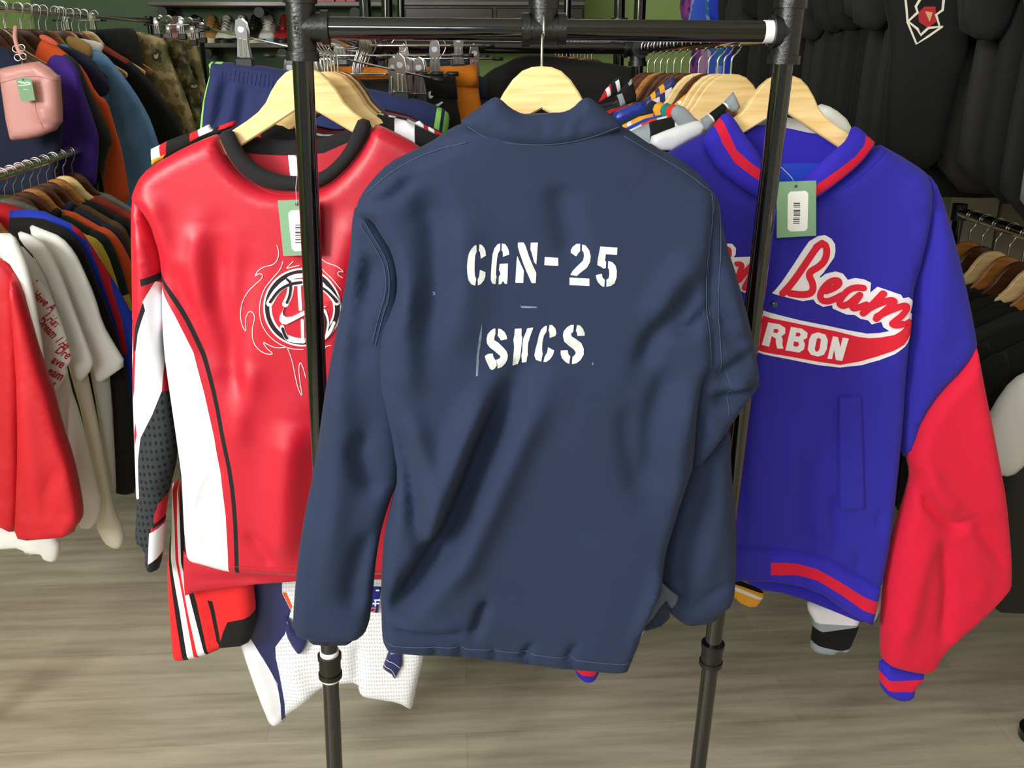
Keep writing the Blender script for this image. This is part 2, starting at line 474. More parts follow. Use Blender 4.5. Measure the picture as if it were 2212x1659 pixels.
def rack(name, label, UL, UR, RL, RR, zb, zt, ztop, tape=True, ring_z=None):
    """UL.. = (bottom, top) points of the four uprights; zb height of the rails on each corner"""
    t = thing(name, label, 'clothes rack', ((UL[0].x + RR[0].x) / 2, (UL[0].y + RR[0].y) / 2, 0))
    tees = []
    for k, (a, c) in enumerate((UL, UR, RL, RR)):
        dz = (c - a) / (c.z - a.z); top = a + dz * ztop; foot = a
        m = MB(); m.tube([foot, top], PR, 28); u = m.build('upright', M_PIPE, t, True); smooth_auto(u)
        tp = a + dz * zt[k]; tees.append(tp)
        f = MB(); f.tube([tp - dz * .034, tp + dz * .034], .0182, 28); ring(f, tp - dz * .034, dz, .0212, .011); ring(f, tp + dz * .034, dz, .0212, .011)
        inw = Vector((1 if k in (0, 2) else -1, 0, 0)); al = .016 if k == 1 else .030; f.tube([tp, tp + inw * al], .0182, 24); ring(f, tp + inw * al, inw, .0212, .009)
        iny = Vector((0, 1 if k < 2 else -1, 0)); f.tube([tp, tp + iny * .034], .0182, 24); ring(f, tp + iny * .034, iny, .0212, .011)
        smooth_auto(f.build('tee_fitting', M_FIT, t))
        if ring_z and ring_z[k]:
            z = ring_z[k]; p = a + dz * z
            f = MB(); f.tube([p - dz * .017, p + dz * .017], .0172, 28); ring(f, p - dz * .017, dz, .0190, .008); ring(f, p + dz * .017, dz, .0190, .008); q = f.build('coupling', M_FIT, t); smooth_auto(q)
            if k == 0:
                f = MB(); ring(f, p + dz * .024, dz, .0150, .010); ring(f, p - dz * .0235, dz, .0150, .008); f.build('thread_tape', M_TAPE, q, True)
        f = MB(); ring(f, foot + dz * .012, dz, .034, .01); ring(f, foot + dz * .025, dz, .0205, .03); smooth_auto(f.build('floor_flange', M_FIT, t))
    for a, c, nm in ((0, 1, 'crossbar'), (2, 3, 'crossbar'), (0, 2, 'rail'), (1, 3, 'rail')):
        m = MB(); m.tube([tees[a], tees[c]], PR, 28); smooth_auto(m.build(nm, M_PIPE, t, True))
    return t, tees


def line_at(p1, p2, Y, z0=0.0):
    a, c = at(*p1, Y), at(*p2, Y); d = (a - c) / (a.z - c.z); foot = c + d * (z0 - c.z); return foot, a


ULa = line_at((655, 150), (722, 1640), 1.27); URa = line_at((1691, 150), (1510, 1640), 1.27)
RLa = line_at((789, 20), (796, 130), 2.27); RRa = line_at((1383, 0), (1377, 137), 2.27)
zL, zR = at(648, 60, 1.27).z, at(1697, 69, 1.27).z
zrl, zrr = at(795, 100, 2.27).z, at(1378, 104, 2.27).z
rk, tees = rack('garment_rack', 'black iron pipe clothes rack with the navy jacket on its front bar', ULa, URa, RLa, RRa, None, (zL, zR, zrl, zrr), 1.72,
                ring_z=(at(712, 1437, 1.27).z, at(1535, 1412, 1.27).z, None, None))
# middle tee on the front bar, with its upward outlet, and white tape at the bar's end
c0 = tees[0].lerp(tees[1], (at(1174, 66, 1.27).x - tees[0].x) / (tees[1].x - tees[0].x)); axx = (tees[1] - tees[0]).normalized()
f = MB(); f.tube([c0 - axx * .023, c0 + axx * .023], .0178, 28); ring(f, c0 - axx * .023, axx, .0205, .010); ring(f, c0 + axx * .023, axx, .0205, .010)
f.tube([c0, c0 + Vector((0, 0, .03))], .0175, 24); ring(f, c0 + Vector((0, 0, .03)), (0, 0, 1), .0195, .010); smooth_auto(f.build('tee_fitting', M_FIT, rk))
f = MB(); p = tees[1] - axx * ((1697 - 1653) / 2019 * 1.27 * .93); f.tube([p - axx * .0065, p + axx * .0075], .0141, 28); smooth_auto(f.build('thread_tape', M_TAPE, rk))

# foundry letters standing proud on the left-hand tee
def flat_text(txt, org, ud, vd, nd, size, m, name, parent, th=.0006, bold=.01):
    cu = bpy.data.curves.new('glyphs', 'FONT'); cu.body = txt; cu.size = 1.0; cu.offset = bold; cu.resolution_u = 3
    o = bpy.data.objects.new('glyphs', cu); COL.objects.link(o); bpy.context.view_layer.update(); me = bpy.data.meshes.new_from_object(o.evaluated_get(bpy.context.evaluated_depsgraph_get()))
    v = [org + ud * (q.co.x * size) + vd * (q.co.y * size) for q in me.vertices]; n = len(v); F = [tuple(q.vertices) for q in me.polygons]; E = {(f[i], f[(i + 1) % len(f)]) for f in F for i in range(len(f))}
    G = F + [(b_, a_, a_ + n, b_ + n) for a_, b_ in E if (b_, a_) not in E]
    bpy.data.objects.remove(o); bpy.data.curves.remove(cu); bpy.data.meshes.remove(me)
    return obj(name, [q + nd * th for q in v] + v, G, m, parent, smooth=False)


flat_text('USOST', at(637, 34, 1.27) + Vector((0, -.0182, 0)), Vector((0, 0, -1)), Vector((1, 0, 0)), Vector((0, -1, 0)), .009, M_FIT, 'foundry_letters', [q for q in rk.children if q.name.startswith('tee')][0], .0012)

R2 = [line_at(a, c, Y) for a, c, Y in (((836, 20), (838, 130), 2.45), ((1338, 20), (1336, 130), 2.45), ((866, 20), (868, 130), 3.6), ((1226, 20), (1224, 130), 3.6))]
rk2, tees2 = rack('garment_rack', 'black pipe clothes rack standing behind the first rack', *R2, None, (1.47, 1.47, 1.47, 1.47), 1.9)

# ---------------------------------------------------------------- hangers
HALF = [(0, 0), (.012, -.001), (.024, -.0055), (.036, -.016), (.047, -.031), (.056, -.047), (.068, -.060), (.085, -.072), (.11, -.087), (.15, -.112), (.18, -.131), (.188, -.138), (.190, -.146), (.186, -.153), (.178, -.154), (.168, -.150), (.14, -.1335), (.10, -.1095), (.05, -.080), (.012, -.057), (.003, -.0525)]
HOUT = [(0, 0)] + [p for p in HALF[1:]] + [(0, -.0505)] + [(-x, y) for x, y in HALF[:0:-1]]


def hanger(label, cx, Y, ztop, yaw, m, hook='side', hh=.066, sc=1.0, group=None, tilt=0.0, thick=.013, flip=1, base=None):
    pl = Plane(Y, yaw, cx, ztop); ct, st = math.cos(tilt), math.sin(tilt)
    out = [(x * sc * ct - y * sc * st, x * sc * st + y * sc * ct) for x, y in HOUT]
    t = thing('wooden_hanger', label, 'hanger', (cx, Y, ztop - .13), group)
    v2 = np.asarray(out); n = len(v2); ins = v2 * 1.0
    c = v2.mean(0)
    # bevelled extrusion: four rings
    d = np.roll(v2, -1, 0) - np.roll(v2, 1, 0); d /= (np.hypot(d[:, 0], d[:, 1])[:, None] + 1e-9); nn = np.stack([d[:, 1], -d[:, 0]], 1)
    area = 0.5 * np.sum(v2[:, 0] * np.roll(v2[:, 1], -1) - np.roll(v2[:, 0], -1) * v2[:, 1])
    if area > 0: nn = -nn
    ins = v2 + nn * .0022
    r = [pl.P(ins, np.full(n, thick / 2)), pl.P(v2, np.full(n, thick / 2 - .0025)), pl.P(v2, np.full(n, -thick / 2 + .0025)), pl.P(ins, np.full(n, -thick / 2))]
    V = np.vstack(r); F = []
    for k in range(3):
        for i in range(n): F.append((k * n + i, k * n + (i + 1) % n, (k + 1) * n + (i + 1) % n, (k + 1) * n + i))
    tv, tt = triangulate([tuple(p) for p in ins], [], .5)
    # the triangulation keeps the outline's own order first
    k0 = len(V); V = np.vstack([V, pl.P(tv, np.full(len(tv), thick / 2)), pl.P(tv, np.full(len(tv), -thick / 2))])
    m3 = len(tv)
    for f in tt.tolist(): F.append(tuple(k0 + i for i in f)); F.append(tuple(k0 + m3 + i for i in f[::-1]))
    w = obj('bar', V, F, m, t); bmesh_clean(w)
    rr = hh - .012; P = [(0, -.004), (0, .012), (0, hh * .36)]
    a0 = [(.0165 * math.sin(a), hh - .0165 + .0165 * math.cos(a) + .003) for a in np.linspace(2.1, -1.9, 12)]
    P += [(.010, hh * .5)] + a0
    mb = MB()
    if hook == 'side': pts = [pl.P(np.array([[x * flip, y]]), np.array([0.0]))[0] for x, y in P]
    else: pts = [pl.P(np.array([[0, y]]), np.array([x - hook]))[0] for x, y in P]; pts[0:2] = [pl.P(np.array([[0, y]]), np.array([0.0]))[0] for y in (-.004, .008)]
    mb.tube(chaikin3(pts), .0017, 8); mb.build('hook', M_STEEL, t, True)
    return t


def chaikin3(p, n=2):
    p = [Vector(q) for q in p]
    for _ in range(n):
        o = [p[0]]
        for a, c in zip(p[:-1], p[1:]): o += [a.lerp(c, .25), a.lerp(c, .75)]
        p = o + [p[-1]]
    return p


import bmesh


def bmesh_clean(o):
    bm = bmesh.new(); bm.from_mesh(o.data); bmesh.ops.remove_doubles(bm, verts=bm.verts, dist=1e-5); bmesh.ops.recalc_face_normals(bm, faces=bm.faces); bm.to_mesh(o.data); bm.free(); smooth_auto(o, 35)


# ---------------------------------------------------------------- swing tags
M_TAGG = mat('sage_green_card', (128, 168, 132), rough=0.6); M_LABEL = mat('white_label', (240, 240, 238), rough=0.6); M_INK = mat('barcode_ink', (70, 70, 74), rough=0.7)
M_CORD = mat('clear_tag_cord', (205, 205, 205), rough=0.4)


def round_corners(q, f=.1):
    o = []; n = len(q)
    for i in range(n):
        a, b_, c = q[i - 1], q[i], q[(i + 1) % n]; L1, L2 = math.hypot(a[0] - b_[0], a[1] - b_[1]), math.hypot(c[0] - b_[0], c[1] - b_[1]); r = f * min(L1, L2) * 1.3
        o += [(b_[0] + (a[0] - b_[0]) * r / L1, b_[1] + (a[1] - b_[1]) * r / L1), (b_[0] + (c[0] - b_[0]) * r / L2, b_[1] + (c[1] - b_[1]) * r / L2)]
    return o


def price_tag(label, Y, card, lab, bars, cord, hole, yaw=0, bold=True):
    pl = Plane(Y, yaw); c = pl.P(pl.uvs(card), np.zeros(4)); root = thing('price_tag', label, 'price tag', tuple(c.mean(0)))

    def plate(nm, q, m, lift, par, th=.0006):
        u = pl.uvs(q); k = len(u); v = list(pl.P(u, np.full(k, lift))) + list(pl.P(u, np.full(k, lift - th)))
        f = [tuple(range(k - 1, -1, -1)), tuple(range(k, 2 * k))] + [(i, (i + 1) % k, k + (i + 1) % k, k + i) for i in range(k)]
        o = obj(nm, v, f, m, par, smooth=False); bm = bmesh.new(); bm.from_mesh(o.data); bmesh.ops.recalc_face_normals(bm, faces=bm.faces); bm.to_mesh(o.data); bm.free(); return o
    cd_ = plate('card', card, M_TAGG, 0, root)
    if lab:
        lb = plate('label', round_corners(lab), M_LABEL, .0005, root, .0005); mb = MB()
        for q in bars:
            u = pl.uvs(q); v = list(pl.P(u, np.full(4, .0008))); mb.add(v, [(0, 1, 2, 3)])
        if bars: mb.build('barcode', M_INK, lb)
    hu = pl.uv(*hole); mb = MB(); mb.tube(pl.P([hu, (hu[0], hu[1])], np.array([.0002, .0012])), .0022, 10); mb.build('eyelet', M_INK, root)
    mb = MB(); mb.tube(chaikin3([pl.P([pl.uv(*q[:2])], np.array([q[2]]))[0] for q in cord]), .0005, 5); mb.build('cord', M_CORD, root)
    return root

# ================================================================ THE NAVY JACKET
M_NAVY = cloth('navy_cotton_twill', (38, 49, 76), vary=0.08, vscale=5)
M_NAVYD = cloth('navy_rib_knit', (34, 42, 62))
M_STITCH = cloth('navy_stitching', (74, 86, 112))
M_STENCIL = mat('worn_stencil_paint', (222, 230, 226), rough=0.7, vary=0.30, vscale=38)
M_SMEAR = mat('faded_paint_smear', (104, 124, 144), rough=0.7, vary=0.3, vscale=60)
M_STRAP = cloth('grey_webbing', (70, 78, 90))

PJ = Plane(1.20)
jk = thing('jacket', 'navy work jacket seen from the back, stenciled CGN-25, hanging on the front bar', 'jacket', tuple(at(1130, 1420, 1.2)))
body_out = [(991, 268), (960, 285), (931, 307), (879, 331), (840, 351), (804, 387), (776, 427), (768, 455), (785, 468), (804, 474), (822, 505), (845, 540), (857, 590), (856, 635), (840, 668), (820, 710), (816, 777), (820, 830), (828, 865), (846, 948), (860, 1021), (845, 1086), (830, 1150), (825, 1215), (823, 1284), (824, 1330), (825, 1367), (830, 1385), (841, 1395),
            (880, 1399), (915, 1402), (965, 1404), (1017, 1409), (1070, 1416), (1127, 1422), (1200, 1431), (1265, 1435), (1310, 1440), (1339, 1440), (1352, 1436), (1358, 1430), (1364, 1413), (1381, 1372), (1387, 1344), (1413, 1284), (1427, 1252), (1436, 1183), (1455, 1123), (1482, 1035), (1496, 1000), (1503, 892), (1512, 828), (1526, 795), (1538, 780), (1535, 697), (1526, 617), (1530, 538), (1540, 458), (1541, 410), (1500, 367), (1456, 335), (1412, 317), (1369, 287), (1347, 273), (1300, 262), (1240, 246), (1190, 243), (1130, 246), (1080, 250), (1030, 258)]
jf = [([(1125, 780), (1070, 890), (1010, 1040), (960, 1150), (920, 1210), (880, 1270), (835, 1315)], -.022, .020), ([(1060, 800), (1000, 930), (945, 1080), (900, 1180)], .011, .020),
      ([(1190, 800), (1120, 920), (1060, 1060), (1000, 1190), (930, 1270)], .008, .024),
      ([(845, 880), (880, 990), (905, 1110), (915, 1180)], -.009, .013), ([(880, 850), (930, 990), (940, 1110)], .006, .016),
      ([(905, 390), (940, 480), (945, 600), (920, 760)], -.009, .022), ([(860, 560), (880, 700), (890, 850)], .006, .02),
      ([(985, 430), (1000, 600), (980, 760)], .005, .03), ([(1200, 380), (1215, 470), (1235, 560)], -.005, .02),
      ([(1505, 590), (1455, 660), (1400, 720), (1370, 800)], -.008, .016), ([(1500, 530), (1440, 600), (1390, 690)], .006, .02), ([(1530, 640), (1480, 700), (1440, 700)], -.006, .009),
      ([(1440, 760), (1400, 900), (1395, 1060)], -.006, .02), ([(1490, 800), (1450, 950), (1440, 1100)], .006, .02), ([(1345, 840), (1350, 960), (1375, 1060)], -.004, .016),
      ([(1022, 1350), (1035, 1310), (1050, 1270)], -.008, .008), ([(830, 1335), (920, 1340), (1010, 1338)], -.005, .006), ([(850, 1310), (930, 1325), (1000, 1330)], .004, .01),
      ([(990, 1362), (995, 1400)], -.004, .005), ([(935, 1365), (940, 1398)], -.004, .005), ([(1060, 1372), (1068, 1410)], -.004, .005), ([(1130, 1380), (1140, 1418)], -.004, .005), ([(1225, 1388), (1230, 1428)], -.004, .005), ([(1150, 1360), (1120, 1400)], -.004, .006), ([(1240, 1360), (1215, 1400)], -.004, .006),
      ([(1430, 1200), (1420, 1240), (1395, 1300), (1370, 1370)], .008, .015), ([(770, 440), (850, 420), (900, 370)], -.004, .008), ([(840, 360), (930, 330), (1000, 300)], -.004, .007), ([(1380, 310), (1450, 350), (1520, 400)], -.003, .007)]
jf = [(a, amp * 2.3, w * .95) for a, amp, w in jf]
pjb = Panel(PJ, body_out, thick=.07, edge=.022, folds=jf, wob=.006, wsc=(6, 3), seed=3.1)
jb = pjb.build('body', [M_NAVY], jk, res=.0075)
# seams sewn on the body
for sm_ in ([[(1010, 300), (930, 322), (850, 362), (790, 415)], [(1340, 290), (1400, 325), (1470, 365), (1530, 412)], [(1534, 412), (1536, 470), (1522, 560), (1520, 640), (1530, 720), (1532, 785)], [(1528, 410), (1530, 470), (1516, 560), (1514, 640), (1523, 720), (1526, 790)]]): pjb.line('seam', [sm_], .0005, M_STITCH, jb)
pjb.line('hem_seam', [[(828, 1360), (900, 1365), (960, 1366), (1050, 1376), (1150, 1386), (1250, 1396), (1360, 1404)]], .0006, M_STITCH, jb)
c1 = lambda q: crop(1000, 500, 6.506, q); c2 = lambda q: crop(1010, 670, 7.9, q)
L1 = [[(178, 92), (150, 100), (110, 140), (75, 200), (58, 280), (50, 380), (55, 480), (70, 560), (105, 615), (162, 642), (175, 548), (158, 505), (152, 420), (155, 330), (162, 230), (182, 180)], [(218, 85), (250, 95), (285, 135), (302, 180), (308, 245), (238, 282), (228, 190), (212, 175)], [(225, 432), (302, 468), (300, 530), (280, 580), (240, 625), (198, 640), (195, 560), (215, 520)],
      [(505, 85), (470, 95), (425, 150), (400, 230), (388, 350), (378, 480), (376, 580), (395, 630), (440, 640), (455, 540), (447, 500), (450, 420), (460, 300), (475, 220), (503, 175)], [(528, 85), (570, 95), (605, 140), (622, 190), (628, 238), (542, 268), (540, 200), (523, 180)], [(497, 365), (610, 362), (606, 540), (600, 642), (570, 640), (540, 600), (520, 640), (482, 645), (485, 540), (505, 510), (503, 470), (487, 455)],
      [(748, 75), (825, 75), (850, 120), (900, 270), (950, 390), (998, 490), (990, 632), (935, 632), (890, 530), (830, 390), (770, 220), (745, 130)], [(738, 258), (790, 380), (828, 460), (820, 628), (712, 625), (722, 450), (728, 330)], [(922, 78), (1020, 78), (1010, 230), (998, 380), (968, 345), (940, 240), (918, 170)], [(1115, 275), (1300, 295), (1300, 398), (1108, 388)],
      [(1608, 112), (1560, 118), (1510, 160), (1482, 205), (1480, 235), (1550, 280), (1580, 235), (1605, 210)], [(1635, 118), (1680, 130), (1725, 190), (1745, 270), (1735, 350), (1690, 430), (1610, 490), (1555, 540), (1468, 525), (1500, 470), (1570, 400), (1640, 330), (1655, 270), (1650, 220), (1630, 195)], [(1455, 560), (1725, 575), (1725, 675), (1455, 660)],
      [(1875, 135), (2110, 152), (2105, 250), (1950, 240), (1940, 330), (1955, 345), (1950, 430), (1920, 437), (1880, 410), (1835, 390), (1838, 330), (1855, 240)], [(1985, 335), (2040, 350), (2085, 400), (2102, 470), (2098, 560), (2070, 640), (2020, 675), (1958, 685), (1960, 590), (1990, 570), (2000, 510), (1995, 450), (1980, 430)], [(1895, 508), (1905, 560), (1938, 590), (1930, 688), (1890, 675), (1840, 620), (1818, 560), (1815, 528)]]
L2 = [[(455, 175), (420, 180), (370, 215), (325, 270), (308, 340), (315, 420), (360, 490), (440, 550), (505, 610), (540, 640), (525, 680), (470, 700), (490, 790), (490, 840), (560, 820), (620, 770), (655, 700), (662, 630), (640, 560), (590, 500), (500, 410), (435, 370), (440, 310), (455, 270)], [(500, 178), (550, 190), (610, 240), (640, 300), (652, 355), (545, 378), (520, 330), (492, 300)], [(280, 635), (330, 600), (410, 595), (425, 660), (470, 720), (478, 790), (440, 840), (400, 858), (365, 840), (330, 770), (295, 700)],
      [(778, 185), (890, 180), (888, 290), (905, 340), (890, 440), (880, 560), (870, 690), (835, 805), (745, 822), (755, 680), (768, 480), (755, 375), (770, 290)], [(985, 178), (1085, 165), (1040, 290), (1000, 420), (992, 560), (998, 630), (985, 680), (978, 770), (905, 785), (890, 650), (905, 560), (905, 440), (925, 330), (965, 240)],
      [(1312, 135), (1270, 145), (1215, 200), (1180, 290), (1150, 420), (1120, 540), (1105, 640), (1130, 710), (1215, 735), (1240, 600), (1230, 540), (1235, 420), (1260, 300), (1305, 230)], [(1355, 122), (1400, 125), (1450, 180), (1468, 260), (1450, 305), (1355, 338), (1355, 260), (1338, 215)], [(1330, 493), (1432, 545), (1410, 620), (1360, 690), (1300, 735), (1255, 735), (1275, 650), (1315, 580)],
      [(1758, 120), (1705, 125), (1640, 165), (1590, 230), (1575, 300), (1600, 400), (1680, 470), (1760, 530), (1790, 580), (1775, 620), (1735, 650), (1725, 768), (1800, 755), (1870, 700), (1920, 610), (1920, 510), (1880, 420), (1800, 360), (1720, 310), (1710, 265), (1745, 235)], [(1812, 122), (1860, 130), (1905, 180), (1940, 260), (1935, 300), (1815, 302), (1810, 250), (1792, 220)], [(1540, 545), (1655, 540), (1665, 600), (1698, 645), (1678, 765), (1620, 735), (1560, 670), (1538, 600)]]
pjb.decal('upper_lettering', [c1(q) for q in L1], M_STENCIL, jb, lift=.0006, res=.008); pjb.decal('lower_lettering', [c2(q) for q in L2], M_STENCIL, jb, lift=.0006, res=.008)
pjb.decal('paint_smear', [c2([(238, 60), (230, 160), (225, 330), (190, 560), (165, 960), (130, 965), (142, 640), (185, 300)]), [(1120, 645), (1155, 647), (1155, 650), (1122, 650)], [(934, 622), (940, 622), (941, 628), (935, 629)], [(1270, 765), (1273, 764), (1274, 769), (1271, 770)]], M_SMEAR, jb, lift=.0005, res=.01)
# collar
col_out = [(1068, 208), (1040, 228), (1010, 250), (991, 264), (1023, 291), (1054, 308), (1098, 318), (1158, 322), (1217, 318), (1277, 304), (1317, 290), (1348, 275), (1332, 258), (1317, 246), (1295, 227), (1273, 210), (1256, 214), (1237, 234), (1214, 243), (1190, 243), (1158, 247), (1130, 247), (1102, 233), (1082, 214)]
pc = Panel(PJ.off(.026), col_out, thick=.03, edge=.018, folds=[([(1060, 262), (1120, 290), (1190, 296), (1280, 280)], .004, .008), ([(1180, 260), (1160, 285)], -.003, .006), ([(1220, 262), (1205, 290)], -.003, .006), ([(1265, 250), (1240, 290)], -.003, .006)], wob=.002, wsc=(14, 14), seed=1.2)
co = pc.build('collar', [M_NAVY], jk, res=.006)
pc.line('collar_seam', [[(1010, 272), (1050, 297), (1100, 308), (1160, 312), (1220, 308), (1280, 294), (1335, 272)]], .0005, M_STITCH, co)
# left-hand sleeve
ls_out = [(768, 440), (760, 480), (757, 540), (745, 620), (730, 700), (712, 790), (700, 860), (688, 950), (675, 1030), (660, 1100), (650, 1160), (641, 1230), (635, 1300), (632, 1355), (645, 1364), (668, 1371), (710, 1376), (763, 1374), (782, 1369), (797, 1350), (804, 1300), (810, 1230), (818, 1170), (830, 1120), (850, 1060), (870, 1020), (868, 900), (866, 780), (870, 640), (868, 560), (840, 500), (800, 455)]
lsf = [([(800, 900), (775, 960), (800, 1030), (830, 1040)], -.010, .012), ([(815, 1120), (785, 1180), (765, 1250), (775, 1310)], -.012, .016), ([(735, 760), (745, 900), (735, 1050), (700, 1250)], .007, .02), ([(700, 900), (690, 1100), (660, 1300)], -.003, .015), ([(775, 480), (800, 560), (790, 650)], -.006, .012), ([(830, 540), (800, 590), (790, 700), (770, 800)], -.007, .014), ([(810, 640), (790, 740)], .006, .012)]
lsf = [(a, amp * 1.6, w) for a, amp, w in lsf]
pls = Panel(PJ.off(-.012), ls_out, thick=.065, edge=.022, folds=lsf, wob=.005, wsc=(8, 3), seed=8.4)
sl = pls.build('sleeve', [M_NAVY], jk, res=.009)
cuf = Panel(PJ.off(-.016), [(664, 1362), (668, 1381), (715, 1385), (763, 1383), (768, 1365), (715, 1368)], thick=.05, edge=.012, wob=.002, wsc=(60, 4), sm=0); cuf.build('cuff', [M_NAVYD], sl, res=.008)
pls.line('sleeve_seam', [[(790, 470), (822, 520), (842, 560), (846, 620), (830, 670), (815, 730)], [(783, 478), (814, 524), (834, 562), (838, 618), (822, 668), (808, 728)]], .0005, M_STITCH, sl)
# right-hand sleeve: the upper arm bulges out at the elbow, the forearm hangs behind it
rs_out = [(1500, 372), (1530, 400), (1550, 427), (1557, 482), (1572, 540), (1588, 590), (1602, 640), (1618, 700), (1632, 770), (1639, 822), (1632, 838), (1604, 872), (1585, 900), (1550, 950), (1500, 1015), (1482, 980), (1490, 800), (1498, 640), (1500, 500)]
rsf = [([(1530, 800), (1560, 790), (1590, 770), (1625, 775)], -.010, .010), ([(1520, 850), (1560, 845), (1600, 838), (1632, 826)], -.014, .010), ([(1560, 820), (1605, 810)], .009, .012), ([(1560, 560), (1575, 640), (1590, 720)], .006, .014), ([(1545, 650), (1570, 720), (1600, 740)], -.006, .010), ([(1580, 760), (1610, 752), (1632, 790)], -.006, .007), ([(1510, 880), (1540, 920), (1530, 980)], .004, .012)]
rsf = [(a, amp * 1.5, w) for a, amp, w in rsf]
prs = Panel(PJ.off(-.010), rs_out, thick=.06, edge=.022, folds=rsf, wob=.005, wsc=(9, 5), seed=5.7)
sr = prs.build('sleeve', [M_NAVY], jk, res=.0085)
prs.line('sleeve_seam', [[(1548, 440), (1545, 520), (1536, 620), (1542, 720), (1546, 800)], [(1559, 790), (1566, 830), (1560, 880)]], .0005, M_STITCH, sr)
rf_out = [(1478, 990), (1530, 950), (1577, 915), (1578, 1007), (1585, 1077), (1589, 1130), (1589, 1215), (1585, 1298), (1555, 1322), (1524, 1337), (1500, 1343), (1473, 1344), (1445, 1321), (1425, 1300), (1430, 1215), (1445, 1140), (1465, 1060)]
prf = Panel(PJ.off(-.034), rf_out, thick=.05, edge=.026, folds=[([(1560, 960), (1545, 1060), (1530, 1160), (1500, 1280)], .008, .016), ([(1500, 1010), (1490, 1120), (1470, 1220), (1460, 1300)], -.008, .012), ([(1585, 1240), (1530, 1262), (1480, 1300)], -.006, .008)], wob=.005, wsc=(9, 4), seed=2.2)
prf.build('forearm', [M_NAVY], sr, res=.009)
Panel(PJ.off(-.034), [(1470, 1330), (1475, 1347), (1530, 1341), (1556, 1325), (1548, 1312)], thick=.04, edge=.012, wob=.001, sm=0).build('cuff', [M_NAVYD], sr, res=.01)
c6 = lambda q: crop(620, 800, 2.1686, q)
Panel(PJ.off(-.012), [(1395, 1290), (1420, 1262), (1447, 1300), (1446, 1340), (1420, 1352), (1385, 1362), (1375, 1345)], thick=.03, edge=.014, wob=.003, wsc=(20, 12)).build('hem_facing', [M_NAVYD], jk, res=.01)
st = Panel(PJ.off(.012), c6([(1750, 985), (1775, 1010), (1800, 1032), (1836, 1058), (1822, 1095), (1800, 1118), (1775, 1078), (1745, 1112), (1715, 1160), (1680, 1195), (1664, 1240), (1652, 1238), (1656, 1188), (1690, 1140), (1722, 1090), (1745, 1040)]), thick=.006, edge=.003, wob=.002, wsc=(20, 20), sm=0).build('waist_strap', [M_STRAP, M_WHITE], jk, [(c6([(1640, 1190), (1668, 1190), (1668, 1250), (1640, 1250)]), 1)], res=.006)
hanger('light wooden hanger holding the navy jacket on the front bar', at(1170, 143, 1.228).x, 1.228, at(1170, 143, 1.228).z, 0, M_WLIGHT, hook=.0, hh=.085, sc=1.0, thick=.016) if False else None
hz = at(1170, 143, 1.225)
t = hanger('light wooden hanger holding the navy jacket on the front bar', hz.x, 1.225, hz.z, 0, M_WLIGHT, hook='side', hh=.02, thick=.016)
for ch in list(t.children):
    if ch.name.startswith('hook'): bpy.data.objects.remove(ch)
barY, barZ = c0.y, c0.z
mb = MB(); pts = [(hz.x, 1.225, hz.z - .006), (hz.x, 1.225, hz.z + .02), (hz.x + .001, 1.232, hz.z + .04), (hz.x + .004, barY - .024, barZ - .012), (hz.x + .004, barY - .0255, barZ + .004), (hz.x + .004, barY - .018, barZ + .0185), (hz.x + .004, barY, barZ + .0255), (hz.x + .004, barY + .018, barZ + .0185), (hz.x + .004, barY + .0255, barZ + .002)]
mb.tube(chaikin3(pts, 3), .0018, 8); mb.build('hook', M_STEEL, t, True)

# ================================================================ THE RED JERSEY
M_RED = satin('red_dazzle_knit', (198, 14, 44), rough=0.46, spec=0.6)
M_REDI = satin('red_knit_inside', (190, 20, 44), rough=0.6)
M_RWHITE = satin('white_dazzle_knit', (238, 238, 246), rough=0.45)
M_RIB = cloth('black_rib_knit', (34, 33, 36), bscale=500)
M_MESHB = mesh_fabric('charcoal_mesh', (52, 56, 60), (24, 25, 27), .008)
M_THREADW = cloth('white_embroidery', (240, 238, 242)); M_THREADB = cloth('black_embroidery', (40, 32, 38))
PR_ = Plane(1.42)
jr = thing('jersey', 'shiny red and white long-sleeved jersey with a black neckband and ball emblem', 'jersey', tuple(at(640, 1236, 1.42)))
nk_o = [(473, 286), (479, 311), (497, 348), (521, 375), (551, 396), (581, 408), (636, 413), (685, 408), (717, 393), (750, 363), (774, 333), (792, 303), (806, 264)]
nk_i = [(502, 276), (518, 311), (530, 330), (551, 351), (575, 367), (612, 378), (642, 381), (687, 375), (714, 358), (744, 324), (762, 284), (776, 252)]
rb_out = [(455, 294), (400, 317), (340, 351), (307, 375), (290, 410), (285, 432), (310, 456), (328, 486), (334, 507), (345, 541), (351, 589), (352, 640), (353, 707), (357, 760), (362, 800), (372, 870), (384, 960), (392, 1040), (397, 1120), (402, 1190), (411, 1207), (440, 1214), (480, 1226), (510, 1232), (640, 1237), (760, 1237), (895, 1232), (900, 1000), (905, 700), (915, 560), (935, 430), (938, 345), (900, 310), (850, 283), (806, 264)] + nk_o[-2:0:-1] + [(473, 288)]
wht = [(350, 645), (356, 618), (387, 671), (427, 751), (451, 839), (471, 930), (485, 1018), (495, 1097), (499, 1169), (501, 1240), (430, 1230), (411, 1212), (403, 1137), (399, 1017), (387, 938), (368, 827), (354, 711)]
gus = [(340, 700), (354, 711), (368, 827), (387, 938), (399, 1017), (403, 1137), (411, 1212), (385, 1214), (370, 1050), (350, 850), (335, 760)]
blk_c = [(349, 588), (379, 628), (407, 673), (430, 720), (455, 775), (475, 850), (491, 938), (507, 1018), (515, 1097), (518, 1177), (519, 1245)]
Lb, Rb = stroke(blk_c, 9, 1); blk = [tuple(p) for p in Lb] + [tuple(p) for p in Rb[::-1]]
